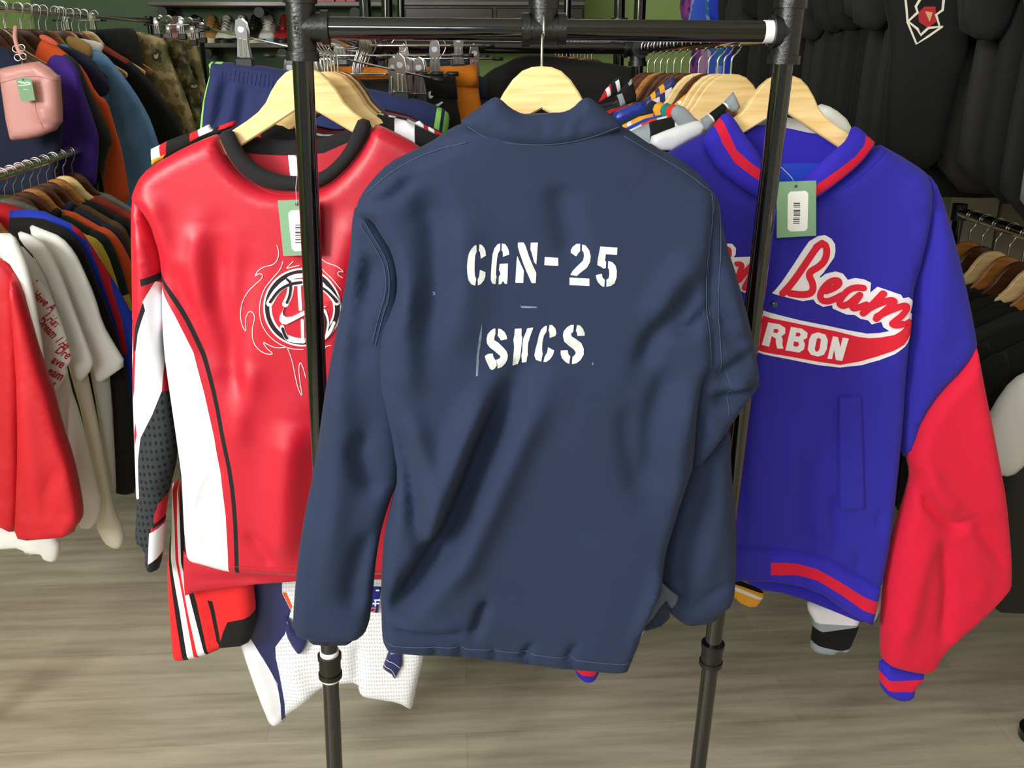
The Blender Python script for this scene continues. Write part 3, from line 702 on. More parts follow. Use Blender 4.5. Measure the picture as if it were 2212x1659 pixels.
rf = [([(360, 480), (380, 580), (440, 720), (480, 800)], -.006, .016), ([(330, 400), (360, 500), (400, 600)], .006, .015), ([(480, 480), (480, 620), (500, 760), (540, 900)], -.008, .018), ([(440, 470), (430, 560), (450, 680)], .006, .016), ([(545, 520), (535, 640), (500, 800)], -.004, .015), ([(560, 760), (530, 860), (520, 960)], .006, .02), ([(640, 880), (620, 1050), (615, 1220)], .012, .03), ([(700, 900), (690, 1230)], -.012, .03), ([(540, 1130), (600, 1210)], -.005, .012), ([(440, 900), (425, 1010)], -.005, .012), ([(480, 980), (430, 1120)], -.005, .012), ([(480, 1070), (440, 1190)], -.004, .01), ([(780, 440), (740, 560), (720, 700)], .006, .02)]
rf = [(a, amp * 1.5, w) for a, amp, w in rf]
prb = Panel(PR_, rb_out, thick=.055, edge=.022, folds=rf, wob=.004, wsc=(6, 2.5), seed=11.0)
rb = prb.build('body', [M_RED, M_RWHITE, M_RIB], jr, [(gus, 2), (wht, 1), (blk, 2)], res=.008)
for sm_ in [[(487, 310), (505, 348), (530, 380), (575, 411), (636, 420), (700, 411), (750, 375), (780, 335)], [(505, 1205), (560, 1208), (640, 1209)]]: prb.line('seam', [sm_], .0005, M_REDI, rb)
Panel(PR_.off(.012), nk_o + nk_i[::-1], thick=.022, edge=.010, wob=.001, sm=1).build('neckband', [M_RIB], jr, res=.006)
bi = Panel(PR_.off(-.035), [(500, 276), (530, 292), (580, 300), (640, 304), (700, 297), (745, 283), (772, 258), (775, 330), (730, 390), (640, 410), (560, 390), (510, 330)], thick=.008, edge=.006, wob=.002).build('back_neck', [M_RIB, M_REDI], jr, [([(480, 330), (524, 328), (560, 333), (640, 336), (700, 330), (750, 308), (790, 300), (780, 440), (500, 440)], 1)], res=.01)
Panel(PR_.off(-.024), [(622, 335), (642, 335), (646, 400), (629, 400)], thick=.003, edge=.002, wob=0, sm=0).build('size_label', [M_LABEL, M_SMEAR], jr, [([(615, 380), (660, 380), (660, 410), (615, 410)], 1)], res=.006)
Panel(PR_.off(-.030), [(396, 1190), (430, 1210), (510, 1222), (640, 1226), (895, 1222), (895, 1250), (760, 1252), (640, 1255), (560, 1261), (480, 1270), (425, 1277), (399, 1287), (396, 1240)], thick=.012, edge=.008, folds=[([(410, 1245), (500, 1250), (640, 1240)], -.004, .006)], wob=.003, wsc=(12, 12), sm=0).build('back_hem', [M_REDI], jr, res=.009)
# sleeve with its white, black and mesh pieces
rsl = [(312, 380), (294, 405), (286, 435), (285, 501), (287, 592), (288, 700), (288, 819), (292, 938), (296, 1057), (297, 1100), (292, 1172), (315, 1178), (315, 1231), (342, 1233), (351, 1205), (355, 1160), (359, 1105), (367, 1057), (386, 978), (380, 900), (372, 850), (362, 780), (357, 747), (356, 650), (355, 589), (348, 541), (337, 507), (328, 480), (315, 440)]
sreg = [([(288, 690), (296, 760), (303, 752), (312, 700), (323, 640), (345, 600), (360, 612), (362, 700), (358, 835), (340, 882), (316, 930), (310, 978), (310, 1063), (300, 1078), (280, 1060), (275, 800)], 1), ([(318, 592), (365, 582), (365, 596), (320, 607)], 2), ([(324, 640), (328, 658), (311, 710), (304, 750), (298, 746), (303, 700)], 2), ([(297, 752), (304, 752), (300, 830), (294, 860), (290, 800)], 0),
        ([(302, 900), (307, 925), (300, 955), (297, 930)], 0),
        ([(358, 835), (395, 850), (395, 978), (367, 1057), (350, 1100), (335, 1130), (330, 1165), (330, 1240), (300, 1240), (280, 1180), (290, 1078), (310, 1063), (310, 978), (316, 930), (340, 882)], 3), ([(350, 1075), (390, 1040), (375, 1110), (340, 1130), (342, 1100)], 0), ([(340, 1118), (370, 1105), (370, 1114), (338, 1128)], 2), ([(332, 1137), (365, 1122), (356, 1185), (345, 1195), (328, 1205)], 1), ([(330, 1204), (346, 1196), (370, 1180), (360, 1240), (320, 1240)], 2)]
prs2 = Panel(PR_.off(-.012), rsl, thick=.055, edge=.02, folds=[([(310, 470), (320, 600), (318, 740)], .007, .012), ([(340, 720), (350, 800), (340, 880)], -.004, .01), ([(300, 900), (305, 1050)], .004, .012), ([(345, 930), (335, 1060)], .006, .016)], wob=.005, wsc=(9, 3), seed=4.2)
prs2.build('sleeve', [M_RED, M_RWHITE, M_RIB, M_MESHB], jr, sreg, res=.008)
Panel(PR_.off(-.02), [(915, 330), (945, 380), (960, 500), (965, 700), (960, 900), (950, 1080), (900, 1085), (890, 900), (880, 600), (890, 420)], thick=.05, edge=.02).build('sleeve', [M_RED], jr, res=.015)
# emblem
ce = lambda q: crop(510, 500, 4.608, q)


def ell(cx, cy, rx, ry, n=48, a0=0, a1=2 * math.pi): return [(cx + rx * math.cos(a), cy + ry * math.sin(a)) for a in np.linspace(a0, a1, n)]


em = prb.decal('emblem', [ce(ell(690, 705, 384, 384, 60)[:-1])], M_THREADW, jr, lift=.0012, res=.008)
prb.decal('emblem_ring', [ce(ell(690, 705, 366, 366, 60)[:-1])], M_THREADB, em, lift=.0018, res=.008)
prb.decal('emblem_ring_inner', [ce(ell(690, 705, 322, 322, 56)[:-1])], M_THREADW, em, lift=.0024, res=.008)
prb.decal('emblem_field', [ce(ell(690, 705, 300, 300, 56)[:-1])], M_RED, em, lift=.0030, res=.008)
W_ = [([(525, 668), (560, 600), (578, 520), (580, 470)], 62), ([(372, 660), (430, 555), (500, 490), (580, 462), (680, 455)], 66), ([(660, 480), (664, 600), (672, 720)], 34), ([(690, 830), (694, 1020)], 30), ([(492, 890), (515, 960), (545, 1012), (620, 1030), (700, 1034)], 40), ([(900, 742), (925, 830), (910, 930), (880, 1010)], 62), ([(850, 480), (930, 520), (990, 580), (1030, 640)], 62), ([(1000, 850), (950, 960), (900, 1010)], 30), ([(560, 420), (620, 395), (690, 390)], 40)]
strokes_decal(prb, 'emblem_lines', [(ce(p), w / 4.608) for p, w in W_], M_THREADW, em, lift=.0036)
B_ = [([(540, 652), (566, 590), (578, 520), (576, 455), (545, 425)], 22), ([(378, 645), (440, 555), (500, 505), (580, 468), (680, 455)], 24), ([(498, 905), (520, 975), (540, 1000)], 24), ([(895, 755), (918, 830), (905, 930), (885, 1000)], 24), ([(850, 490), (930, 525), (1000, 590), (1030, 630)], 24)]
strokes_decal(prb, 'emblem_dark_lines', [(ce(p), w / 4.608) for p, w in B_], M_THREADB, em, lift=.0054)
prb.decal('emblem_swoosh', [ce([(518, 698), (500, 740), (508, 775), (540, 795), (590, 792), (690, 742), (840, 690), (930, 684), (840, 712), (690, 785), (600, 832), (540, 862), (495, 856), (470, 825), (474, 780)])], M_THREADW, em, lift=.0066, res=.006)
SW = [[(440, 95), (460, 150), (455, 230), (410, 290), (320, 305), (250, 350), (218, 415), (260, 375), (300, 380), (300, 420), (220, 490), (140, 570), (90, 670), (72, 780), (85, 890), (140, 965), (120, 850), (150, 760), (190, 745), (225, 790), (215, 850), (195, 930), (205, 1040), (260, 1120), (340, 1165), (415, 1165), (340, 1110), (300, 1040), (350, 1070), (430, 1105), (520, 1100)], [(500, 255), (480, 330), (400, 420), (310, 530), (268, 680), (275, 830), (330, 950), (420, 1040), (530, 1100), (620, 1120), (700, 1120)], [(545, 1110), (590, 1230), (620, 1400), (650, 1520), (690, 1590), (670, 1480), (650, 1330), (660, 1240), (690, 1280), (720, 1400)], [(600, 255), (525, 332), (570, 315), (660, 295)], [(870, 85), (840, 150), (870, 230), (930, 270), (1030, 290), (1090, 340)], [(1095, 350), (1040, 345), (1040, 380), (1090, 410)], [(840, 280), (900, 350), (1000, 430), (1075, 530)], [(970, 1080), (920, 1090), (880, 1110)], [(915, 1100), (885, 1180)]]
prb.line('swirl_stitching', [ce(q) for q in SW], .0007, M_THREADW, rb, lift=.0006)
ctg = at(640, 432, 1.37)
price_tag('green price tag hanging from the neck of the red jersey', 1.375, [(600, 433), (690, 430), (694, 551), (612, 553)], [(622, 455), (672, 453), (676, 541), (631, 543)], [[(638, 485 + k), (662, 485 + k), (662, 485 + k + w), (638, 485 + k + w)] for k, w in ((0, 2), (5, 3), (11, 1), (15, 4), (22, 2), (27, 1), (31, 3), (38, 2))], [(641, 352, -.03), (641, 395, .01), (641, 425, .004), (641, 442, .001)], (641, 441))
hz = at(655, 147, 1.425)
hanger('light wooden hanger inside the red jersey', hz.x, 1.425, hz.z, 0, M_WLIGHT, hook='side', hh=zL - hz.z + .014, thick=.016)

# ================================================================ THE BLUE VARSITY JACKET
M_BLUE = cloth('royal_blue_felt', (46, 40, 160), bscale=600, bump=0.35, sheen=0.05); M_BRIB = cloth('royal_blue_rib', (50, 40, 180), bscale=350)
M_BRED = cloth('cherry_red_felt', (212, 26, 58), sheen=0.05); M_BLINE = satin('bright_blue_lining', (40, 72, 205)); M_SNAP = mat('navy_snap', (38, 44, 96), rough=0.2, coat=0.6)
M_PRED = cloth('red_patch_felt', (222, 36, 58)); M_PWHITE = cloth('white_patch_felt', (240, 238, 244))
PB = Plane(1.45)
bk = thing('jacket', 'blue varsity jacket with red sleeves and a script chest patch', 'jacket', tuple(at(1740, 1290, 1.45)))
c7 = lambda q: crop(1400, 160, 2.593, q); c8 = lambda q: crop(1500, 750, 2.074, q); cb = lambda q: crop(1560, 480, 5.267, q)
bb_out = [(1533, 280), (1480, 308), (1440, 330), (1385, 362), (1355, 400), (1350, 460), (1360, 600), (1400, 900), (1430, 1200), (1500, 1190), (1592, 1180), (1652, 1186), (1731, 1196), (1789, 1213), (1847, 1245), (1896, 1268), (1907, 1220), (1918, 1160), (1927, 1087), (1936, 1000), (1946, 895), (1953, 779), (1960, 720), (1966, 640), (1985, 560), (2005, 470), (2008, 400), (1995, 370), (1978, 357), (1940, 333), (1890, 306), (1855, 353), (1805, 395), (1762, 426), (1720, 440), (1672, 440), (1631, 426), (1585, 395), (1547, 364), (1520, 306)]
bf = [([(1965, 540), (1967, 660), (1955, 800), (1948, 900)], -.010, .008), ([(1730, 960), (1725, 1080), (1735, 1170)], -.006, .012), ([(1690, 900), (1700, 1050)], .005, .02), ([(1790, 1040), (1790, 1190)], -.006, .008), ([(1885, 1080), (1880, 1130)], -.004, .007), ([(1660, 430), (1640, 600), (1610, 760), (1590, 1000), (1592, 1180)], -.012, .012), ([(1900, 560), (1920, 700), (1910, 850)], .006, .025), ([(1750, 1130), (1745, 1185)], -.004, .005), ([(1770, 1130), (1765, 1190)], -.004, .005), ([(1840, 1170), (1835, 1225)], -.004, .006), ([(1940, 380), (1985, 450)], .004, .02)]
bf = [(a, amp * 1.5, w) for a, amp, w in bf]
pbb = Panel(PB, bb_out, thick=.065, edge=.022, folds=bf, wob=.006, wsc=(5, 2.5), seed=21.0)
bb = pbb.build('body', [M_BLUE], bk, res=.008)
pbb.line('seam', [c7([(300, 370), (370, 530), (470, 620), (600, 690)]), c7([(1300, 410), (1200, 520), (1080, 620), (945, 690)])], .0006, M_BRIB, bb)
# upper sleeve (blue) and lower sleeve (red)
us = [(1985, 362), (2013, 384), (2032, 430), (2055, 507), (2079, 603), (2100, 707), (2106, 745), (2074, 793), (2025, 842), (1990, 893), (1970, 950), (1945, 1000), (1942, 880), (1952, 740), (1968, 620), (1985, 520), (1990, 430)]
Panel(PB.off(-.006), us, thick=.07, edge=.03, folds=[([(2000, 480), (2020, 600), (2010, 760)], .006, .02), ([(1975, 560), (1965, 760), (1955, 900)], -.008, .010)], wob=.004, seed=22.0).build('sleeve_top', [M_BLUE], bk, res=.01)
rs = [(2100, 730), (2105, 752), (2122, 846), (2146, 967), (2165, 1063), (2175, 1160), (2179, 1245), (2170, 1268), (2117, 1324), (2054, 1377), (2023, 1410), (2018, 1427), (1997, 1447), (1950, 1440), (1905, 1427), (1902, 1400), (1903, 1328), (1915, 1208), (1934, 1136), (1962, 1049), (1966, 1020), (1956, 981), (1966, 945), (1984, 892), (2020, 838), (2070, 788)]
rsfo = [([(1962, 1025), (1990, 1075), (2020, 1106), (2045, 1121), (2085, 1106)], -.020, .010), ([(1975, 980), (2010, 1050), (2050, 1095)], .010, .014), ([(2085, 1106), (2100, 1130), (2125, 1165), (2175, 1240)], -.012, .010), ([(2020, 1130), (2030, 1250), (2020, 1380)], -.014, .012), ([(1990, 1120), (1960, 1250), (1930, 1390)], .010, .018), ([(2090, 830), (2120, 1000), (2140, 1120)], .006, .025), ([(2060, 1150), (2100, 1230), (2080, 1310)], .006, .02), ([(1930, 1180), (1915, 1330)], -.006, .01), ([(1985, 1400), (1980, 1440)], -.004, .005), ([(2010, 1385), (1992, 1440)], -.005, .006)]
pr = Panel(PB.off(.004), rs, thick=.07, edge=.022, folds=rsfo, wob=.006, wsc=(6, 4), seed=23.0)
rsl_ = pr.build('sleeve', [M_BRED], bk, res=.009)
Panel(PB.off(.0), [(1902, 1422), (1950, 1436), (1999, 1445), (1988, 1462), (1974, 1474), (1970, 1500), (1950, 1507), (1930, 1506), (1906, 1493), (1899, 1468), (1899, 1440)], thick=.05, edge=.016, wob=.001, wsc=(80, 5)).build('cuff', [M_BRIB, M_BRED], rsl_, [(c8([(820, 1440), (850, 1460), (1000, 1455), (1040, 1440), (985, 1508), (850, 1508), (810, 1480)]), 1)], res=.008)
# the other sleeve, mostly behind the navy jacket
Panel(PB.off(-.012), [(1388, 362), (1355, 400), (1330, 560), (1300, 800), (1262, 1150), (1238, 1430), (1240, 1446), (1252, 1462), (1268, 1467), (1286, 1461), (1296, 1440), (1330, 1200), (1380, 900), (1400, 600), (1400, 450)], thick=.06, edge=.02, wob=.004).build('sleeve', [M_BLUE, M_BRED, M_BRIB], bk, [([(1200, 800), (1400, 760), (1400, 1430), (1200, 1430)], 1), ([(1200, 1420), (1400, 1420), (1400, 1446), (1200, 1438)], 1), ([(1200, 1440), (1290, 1447), (1400, 1440), (1400, 1490), (1200, 1490)], 2)], res=.012)
# ribbed waistband
wb_out = [(1430, 1190), (1592, 1160), (1652, 1166), (1690, 1166), (1731, 1173), (1789, 1190), (1847, 1223), (1898, 1250), (1888, 1304), (1877, 1344), (1845, 1328), (1813, 1309), (1770, 1277), (1717, 1257), (1664, 1248), (1592, 1245), (1430, 1270)]
wreg = [([(1652, 1194), (1680, 1193), (1707, 1196), (1751, 1208), (1799, 1235), (1847, 1266), (1900, 1288), (1900, 1318), (1884, 1309), (1847, 1295), (1799, 1261), (1751, 1232), (1707, 1220), (1652, 1220)], 1), ([(1420, 1150), (1650, 1150), (1650, 1260), (1420, 1280)], 2)]
Panel(PB.off(.006), wb_out, thick=.07, edge=.02, wob=.002, wsc=(40, 4), sm=0).build('waistband', [M_BRIB, M_BRED, M_BLUE], bk, wreg, res=.008)
Panel(PB.off(-.03), [(1592, 1235), (1664, 1245), (1770, 1268), (1860, 1330), (1876, 1343), (1847, 1338), (1789, 1314), (1731, 1291), (1683, 1277), (1645, 1272), (1615, 1258)], thick=.03, edge=.012, wob=.001, sm=0).build('back_waistband', [M_BRIB], bk, res=.01)
# collar
pcl = Panel(PB.off(.018), [(1570, 236), (1590, 262), (1604, 284), (1625, 313), (1639, 332), (1652, 365), (1650, 430), (1631, 427), (1585, 396), (1547, 366), (1530, 335), (1514, 304), (1533, 278)], thick=.03, edge=.014, wob=.001); pcl.build('collar', [M_BRIB, M_BRED], bk, [(c7([(360, 275), (400, 245), (480, 420), (570, 500), (640, 545), (660, 560), (660, 625), (630, 605), (560, 560), (470, 490), (400, 380)]), 1)], res=.006)
pcr = Panel(PB.off(.018), [(1840, 272), (1856, 275), (1884, 302), (1892, 309), (1857, 355), (1806, 397), (1762, 430), (1735, 446), (1698, 448), (1690, 420), (1728, 388), (1770, 353), (1816, 314), (1830, 300)], thick=.03, edge=.014, wob=.001); pcr.build('collar', [M_BRIB, M_BRED], bk, [(c7([(1200, 340), (1262, 372), (1235, 405), (1170, 490), (1060, 585), (945, 662), (900, 690), (890, 640), (942, 600), (1050, 525), (1140, 455), (1190, 390)]), 1)], res=.006)
Panel(PB.off(-.024), [(1600, 276), (1640, 268), (1700, 276), (1760, 290), (1830, 292), (1820, 340), (1790, 400), (1700, 450), (1640, 430), (1610, 340)], thick=.01, edge=.006, wob=.003).build('back_neck', [M_BRIB, M_BLINE], bk, [([(1620, 352), (1700, 352), (1775, 352), (1800, 470), (1600, 470)], 1)], res=.012)
# chest patch: white backing, red script and banner, white block letters
BK = [(500, 755), (600, 620), (720, 440), (830, 270), (900, 170), (1000, 110), (1080, 100), (1150, 140), (1190, 200), (1195, 280), (1180, 350), (1130, 420), (1060, 520), (1020, 560), (1030, 575), (1090, 530), (1200, 505), (1280, 530), (1335, 600), (1420, 580), (1520, 595), (1590, 630), (1580, 745), (1660, 672), (1780, 710), (1900, 750), (1925, 790), (2000, 785), (2070, 840), (2060, 890), (2015, 960), (2060, 980), (2095, 1040), (2085, 1130), (2030, 1230), (1950, 1320), (1830, 1410), (1680, 1490), (1500, 1550), (1250, 1580), (1000, 1550), (700, 1490), (440, 1440), (300, 1415), (0, 1400), (-120, 1390), (-120, 880), (120, 890), (365, 952), (500, 975), (800, 1050), (1100, 1110), (1350, 1165), (1550, 1200), (1680, 1190), (1780, 1160), (1720, 1120), (1700, 1060), (1600, 1095), (1560, 1050), (1480, 1035), (1410, 990), (1320, 985), (1260, 960), (1170, 920), (1160, 880), (1060, 900), (980, 860), (950, 815), (830, 835), (720, 810), (600, 780)]
pt = pbb.decal('chest_patch', [cb(BK), cb([(-60, 260), (0, 195), (50, 200), (90, 250), (85, 320), (62, 350), (180, 345), (250, 342), (310, 345), (345, 380), (325, 680), (270, 720), (230, 690), (190, 745), (130, 720), (-60, 640)])], M_PWHITE, bk, lift=.0015, res=.008)
RB_ = [(-110, 935), (120, 940), (355, 1005), (600, 1050), (900, 1112), (1200, 1172), (1450, 1235), (1580, 1250), (1700, 1235), (1830, 1195), (1910, 1140), (1945, 1100), (1890, 1110), (1880, 1060), (1930, 1045), (2000, 1015), (2050, 1050), (2055, 1110), (2010, 1210), (1930, 1300), (1800, 1380), (1650, 1450), (1480, 1505), (1250, 1548), (1000, 1510), (700, 1455), (360, 1400), (200, 1370), (-110, 1340)]
bn = pbb.decal('banner', [cb(RB_)], M_PRED, pt, lift=.0028, res=.008)
SC = [([(1045, 188), (985, 225), (850, 430), (720, 620), (605, 750)], 74), ([(975, 235), (1030, 195), (1080, 200), (1100, 285), (1072, 390), (1000, 455), (915, 500), (895, 550), (938, 630), (945, 710), (905, 755), (800, 762), (685, 745)], 74), ([(1085, 722), (1180, 690), (1242, 640), (1225, 600), (1150, 605), (1070, 670), (1018, 760), (1035, 825), (1110, 840), (1210, 800), (1260, 770)], 70), ([(1505, 688), (1430, 680), (1340, 705), (1262, 790), (1232, 860), (1268, 892), (1340, 870), (1410, 810), (1465, 765)], 70), ([(1460, 780), (1395, 870), (1375, 915), (1430, 915), (1540, 870)], 66), ([(1710, 740), (1620, 850), (1540, 940), (1500, 970)], 70), ([(1510, 950), (1640, 870), (1780, 800), (1828, 815), (1790, 870), (1680, 985), (1640, 1030)], 66), ([(1650, 1000), (1800, 905), (1930, 862), (1985, 885), (1940, 945), (1830, 1040), (1795, 1080), (1840, 1090), (1920, 1070)], 66),
      ([(95, 420), (165, 420), (130, 500), (110, 560)], 50), ([(120, 600), (200, 500), (280, 420), (290, 480), (230, 600), (185, 690)], 60), ([(190, 690), (250, 600), (300, 560)], 50), ([(-30, 250), (15, 250), (15, 320)], 45)]
strokes_decal(pbb, 'script', [(cb(p), w / 5.267) for p, w in SC], M_PRED, pt, lift=.0031)
LT = [[(450, 1075), (570, 1090), (632, 1130), (632, 1190), (590, 1225), (605, 1260), (600, 1310), (612, 1362), (545, 1360), (530, 1300), (530, 1250), (482, 1222), (455, 1342), (385, 1330)], [(695, 1118), (820, 1140), (880, 1185), (875, 1240), (832, 1265), (852, 1310), (840, 1370), (790, 1405), (636, 1380)], [(900, 1260), (930, 1200), (1000, 1180), (1080, 1205), (1108, 1270), (1095, 1370), (1065, 1430), (1000, 1450), (920, 1430), (885, 1375)], [(1165, 1225), (1220, 1235), (1250, 1350), (1275, 1240), (1340, 1250), (1270, 1500), (1200, 1490), (1180, 1370), (1155, 1480), (1105, 1475)]]
bl = pbb.decal('block_letters', [cb(q) for q in LT], M_PWHITE, pt, lift=.0040, res=.008)
HO = [[(510, 1140), (550, 1145), (560, 1165), (540, 1188), (500, 1180)], [(755, 1180), (795, 1185), (802, 1208), (785, 1226), (745, 1220)], [(730, 1280), (780, 1290), (787, 1318), (765, 1340), (722, 1330)], [(985, 1250), (1010, 1240), (1030, 1260), (1015, 1360), (995, 1395), (970, 1390), (962, 1360)]]
pbb.decal('letter_counters', [cb(q) for q in HO], M_PRED, pt, lift=.0044, res=.008)
pw = Panel(PB.off(.034), c8([(645, 220), (745, 220), (762, 725), (650, 732)]), thick=.010, edge=.004, folds=[([(1812, 985), (1858, 990)], -.002, .006), ([(1812, 905), (1858, 900)], -.002, .006), ([(1815, 1050), (1860, 1055)], -.002, .006)], wob=.002, wsc=(10, 10), sm=0); pw.build('pocket_welt', [M_BLUE], bb, res=.007)
for (sx, sy) in ((1658, 646), (1599, 972)):
    u = pbb.pl.uv(sx, sy); h = pbb.H([u])[0]; pos = lambda q: pbb.pl.P(np.array([u]), np.array([h + q]))[0]
    mb = MB(); mb.tube([pos(0), pos(.003), pos(.0048), pos(.0058)], [.0062, .0062, .0048, .001], 18); mb.build('snap', M_SNAP, bb, True)
price_tag('green price tag hanging over the blue varsity jacket', 1.385, [(1678, 393), (1763, 390), (1763, 509), (1678, 514)], [(1702, 414), (1746, 412), (1744, 499), (1701, 500)], [[(1714 + dx, 438 + k), (1728 + dx, 438 + k), (1728 + dx, 438 + k + w), (1714 + dx, 438 + k + w)] for k, w, dx in ((0, 3, 0), (5, 2, 0), (9, 1, 0), (15, 4, 0), (21, 2, 0), (25, 3, 0), (31, 1, 0), (34, 3, -1), (39, 2, -1), (43, 2, -1))], [(1695, 360, -.03), (1704, 380, .012), (1712, 390, .004), (1718, 400, .001)], (1719, 402))
hz = at(1694, 162, 1.455)
hanger('light wooden hanger inside the blue varsity jacket', hz.x, 1.455, hz.z, 0, M_WLIGHT, hook='side', hh=zR - hz.z + .012, thick=.016, flip=-1)

# ================================================================ GARMENTS IN ROWS
def atZ(px, py, z): d = ray(px, py); return CAM + d * ((z - CAM.z) / d.z)


ORD = 'first second third fourth fifth sixth seventh eighth ninth tenth eleventh twelfth thirteenth fourteenth fifteenth sixteenth seventeenth eighteenth nineteenth twentieth'.split()


def rail_thing(label, A, B, r, m, posts, zf=0.0):
    """a straight hanging rail on two posts"""
    t = thing('clothes_rail', label, 'clothes rail', ((A.x + B.x) / 2, (A.y + B.y) / 2, zf))
    mb = MB(); mb.tube([A, B], r, 24); smooth_auto(mb.build('rail', m, t))
    d = (B - A).normalized()
    for e, s in ((A, -1), (B, 1)):
        q = MB(); q.tube([e, e + d * s * .006, e + d * s * .014, e + d * s * .018], [r * 1.25, r * 1.3, r * .9, r * .2], 20); q.build('end_cap', m, t, True)
    for k in posts:
        p = A.lerp(B, k); q = MB(); q.tube([Vector((p.x, p.y, zf)), p], r * .95, 20); u = q.build('upright', M_PIPE, t, True); smooth_auto(u)
        q = MB(); ring(q, p, (0, 0, 1), r * 1.35, r * 3.0); smooth_auto(q.build('tee_fitting', M_FIT, t))
        if zf == 0: q = MB(); ring(q, (p.x, p.y, .012), (0, 0, 1), .045, .02); smooth_auto(q.build('foot', M_PIPE, t))
    return t


def gar(name, label, cat, cx, Y, zt, yaw=0, body=None, sleeve=None, col=None, hw=.225, length=.72, arm='short', sl=.30, thick=.036, group=None, regs=(), sregs=(), mats=None, smats=None, seed=None, hood=None, splay=0.0, cuff=None):
    """a hung top: body, two sleeves, neckband. zt = height of the neck point"""
    seed = random.random() * 90 if seed is None else seed
    t = thing(name, label, cat, (cx, Y, zt - length), group); pl = Plane(Y, yaw, cx, zt)
    o = [(-.082, .004), (-hw + .02, -.062), (-hw, -.082), (-hw + .012, -.16), (-hw + .022, -.25), (-hw + .008, -length * .7), (-hw + .012, -length), (0, -length - .01), (hw - .012, -length), (hw - .008, -length * .7), (hw - .022, -.25), (hw - .012, -.16), (hw, -.082), (hw - .02, -.062), (.082, .004), (.055, -.025), (0, -.038), (-.055, -.025)]
    fl = [([(random.uniform(-hw, hw) * .8, -.2), (random.uniform(-hw, hw) * .9, -length * .95)], random.uniform(-.012, .012) * thick / .042, .025) for _ in range(4)]
    p = Panel(pl, o, thick=thick, edge=.022, folds=fl, wob=.22 * thick, wsc=(7, 2), seed=seed, px=False, back=.9)
    bo = p.build('body', mats or [body], t, regs, res=.028, px=False)
    if col: Panel(pl.off(.006), [(-.094, .004), (-.088, -.012), (-.055, -.042), (0, -.058), (.055, -.042), (.088, -.012), (.094, .004), (.078, .016), (.045, -.016), (0, -.028), (-.045, -.016), (-.078, .016)], thick=thick * .8, edge=.012, wob=.001, px=False).build('neckband', [col], t, res=.02, px=False)
    if hood: Panel(pl.off(-.02), [(-.12, -.05), (-.10, .03), (-.05, .06), (0, .065), (.05, .06), (.10, .03), (.12, -.05), (0, -.12)], thick=.06, edge=.03, wob=.006, px=False).build('hood', [hood], t, res=.02, px=False)
    for s in (-1, 1):
        if arm == 'none': break
        if arm == 'short': q = [(hw - .05, -.05), (hw - .012, -.055), (hw + .018, -.09), (hw + .045, -.17), (hw + .058, -sl), (hw - .005, -sl - .03), (hw - .055, -sl - .02), (hw - .05, -.15)]
        else: q = [(hw - .05, -.05), (hw - .012, -.055), (hw + .015, -.09), (hw + .036, -.2), (hw + .05, -.38), (hw + .05, -sl + .06), (hw + .035, -sl), (hw - .03, -sl - .01), (hw - .045, -sl + .06), (hw - .06, -.38), (hw - .05, -.2)]
        q = [(s * (x + splay * max(0, -y - .1)), y) for x, y in q]
        sp = Panel(pl.off(.010), q, thick=thick * 1.05, edge=.022, wob=.008, wsc=(9, 3), seed=seed + s, px=False, back=.9)
        rr = [([(s * x, y) for x, y in r[0]], r[1]) for r in sregs]
        so = sp.build('sleeve', smats or [sleeve or body], t, rr, res=.026, px=False)
        if cuff and arm == 'long': Panel(pl.off(.010), [(s * (hw - .032), -sl + .005), (s * (hw + .037), -sl + .005), (s * (hw + .03), -sl - .05), (s * (hw - .022), -sl - .055)], thick=thick * .8, edge=.012, wob=0, px=False, sm=0).build('cuff', [cuff], so, res=.03, px=False)
    return t


TONE = {id(M_WLIGHT): 'pale', id(M_WMID): 'amber', id(M_WDARK): 'dark'}


def hung(rail, s, wm, hl, what, maker, name, label, cat, drop=.058, yj=4, hh=.075, hk=1, hx=0.0, **k):
    """a hanger on a rail and the garment on it"""
    A, B = rail; p = A.lerp(B, s); base = math.degrees(math.atan2(-(B - A).x, (B - A).y)); yaw = base + random.uniform(-yj, yj) + k.pop('yaw', 0)
    zt = p.z - hh + .0135
    if wm is not None: hanger(f'{TONE[id(wm)]} hanger for the {hl}', p.x + hx, p.y, zt, yaw, wm, hh=hh, flip=hk, group=None)
    return maker(name, label, cat, p.x + hx, p.y, zt - drop, yaw, **k)


cc = {}


def C(n, rgb, **k): return cloth('cloth_' + n, rgb, **k)


c_black = C('black', (26, 25, 25)); c_char = C('charcoal', (50, 49, 48)); c_gray = C('grey', (112, 110, 104)); c_navy = C('navy', (34, 38, 62)); c_white = M_WHITE
c_purple = C('purple', (72, 44, 140)); c_orange = C('orange', (228, 92, 44)); c_red = C('red', (196, 30, 40)); c_yel = C('yellow', (222, 186, 66)); c_blue = C('blue', (38, 62, 190))
c_tan = C('tan', (168, 132, 78)); c_denim = C('denim', (104, 146, 192), vary=.18, vscale=14); c_ddenim = C('dark_denim', (42, 52, 72), vary=.3, vscale=40); c_bjean = C('black_denim', (34, 34, 36), vary=.3, vscale=40); c_brown = C('brown', (92, 70, 46)); c_dgreen = C('bottle_green', (32, 44, 40)); c_rust = C('rust', (140, 52, 36)); c_cream = C('cream', (226, 220, 200)); c_lgray = C('pale_grey', (196, 196, 192)); c_salmon = C('salmon', (232, 110, 80))
c_camo = camo('camouflage_cotton', [(178, 158, 112), (136, 118, 78), (104, 106, 68), (66, 58, 42), (196, 182, 140)], 13)
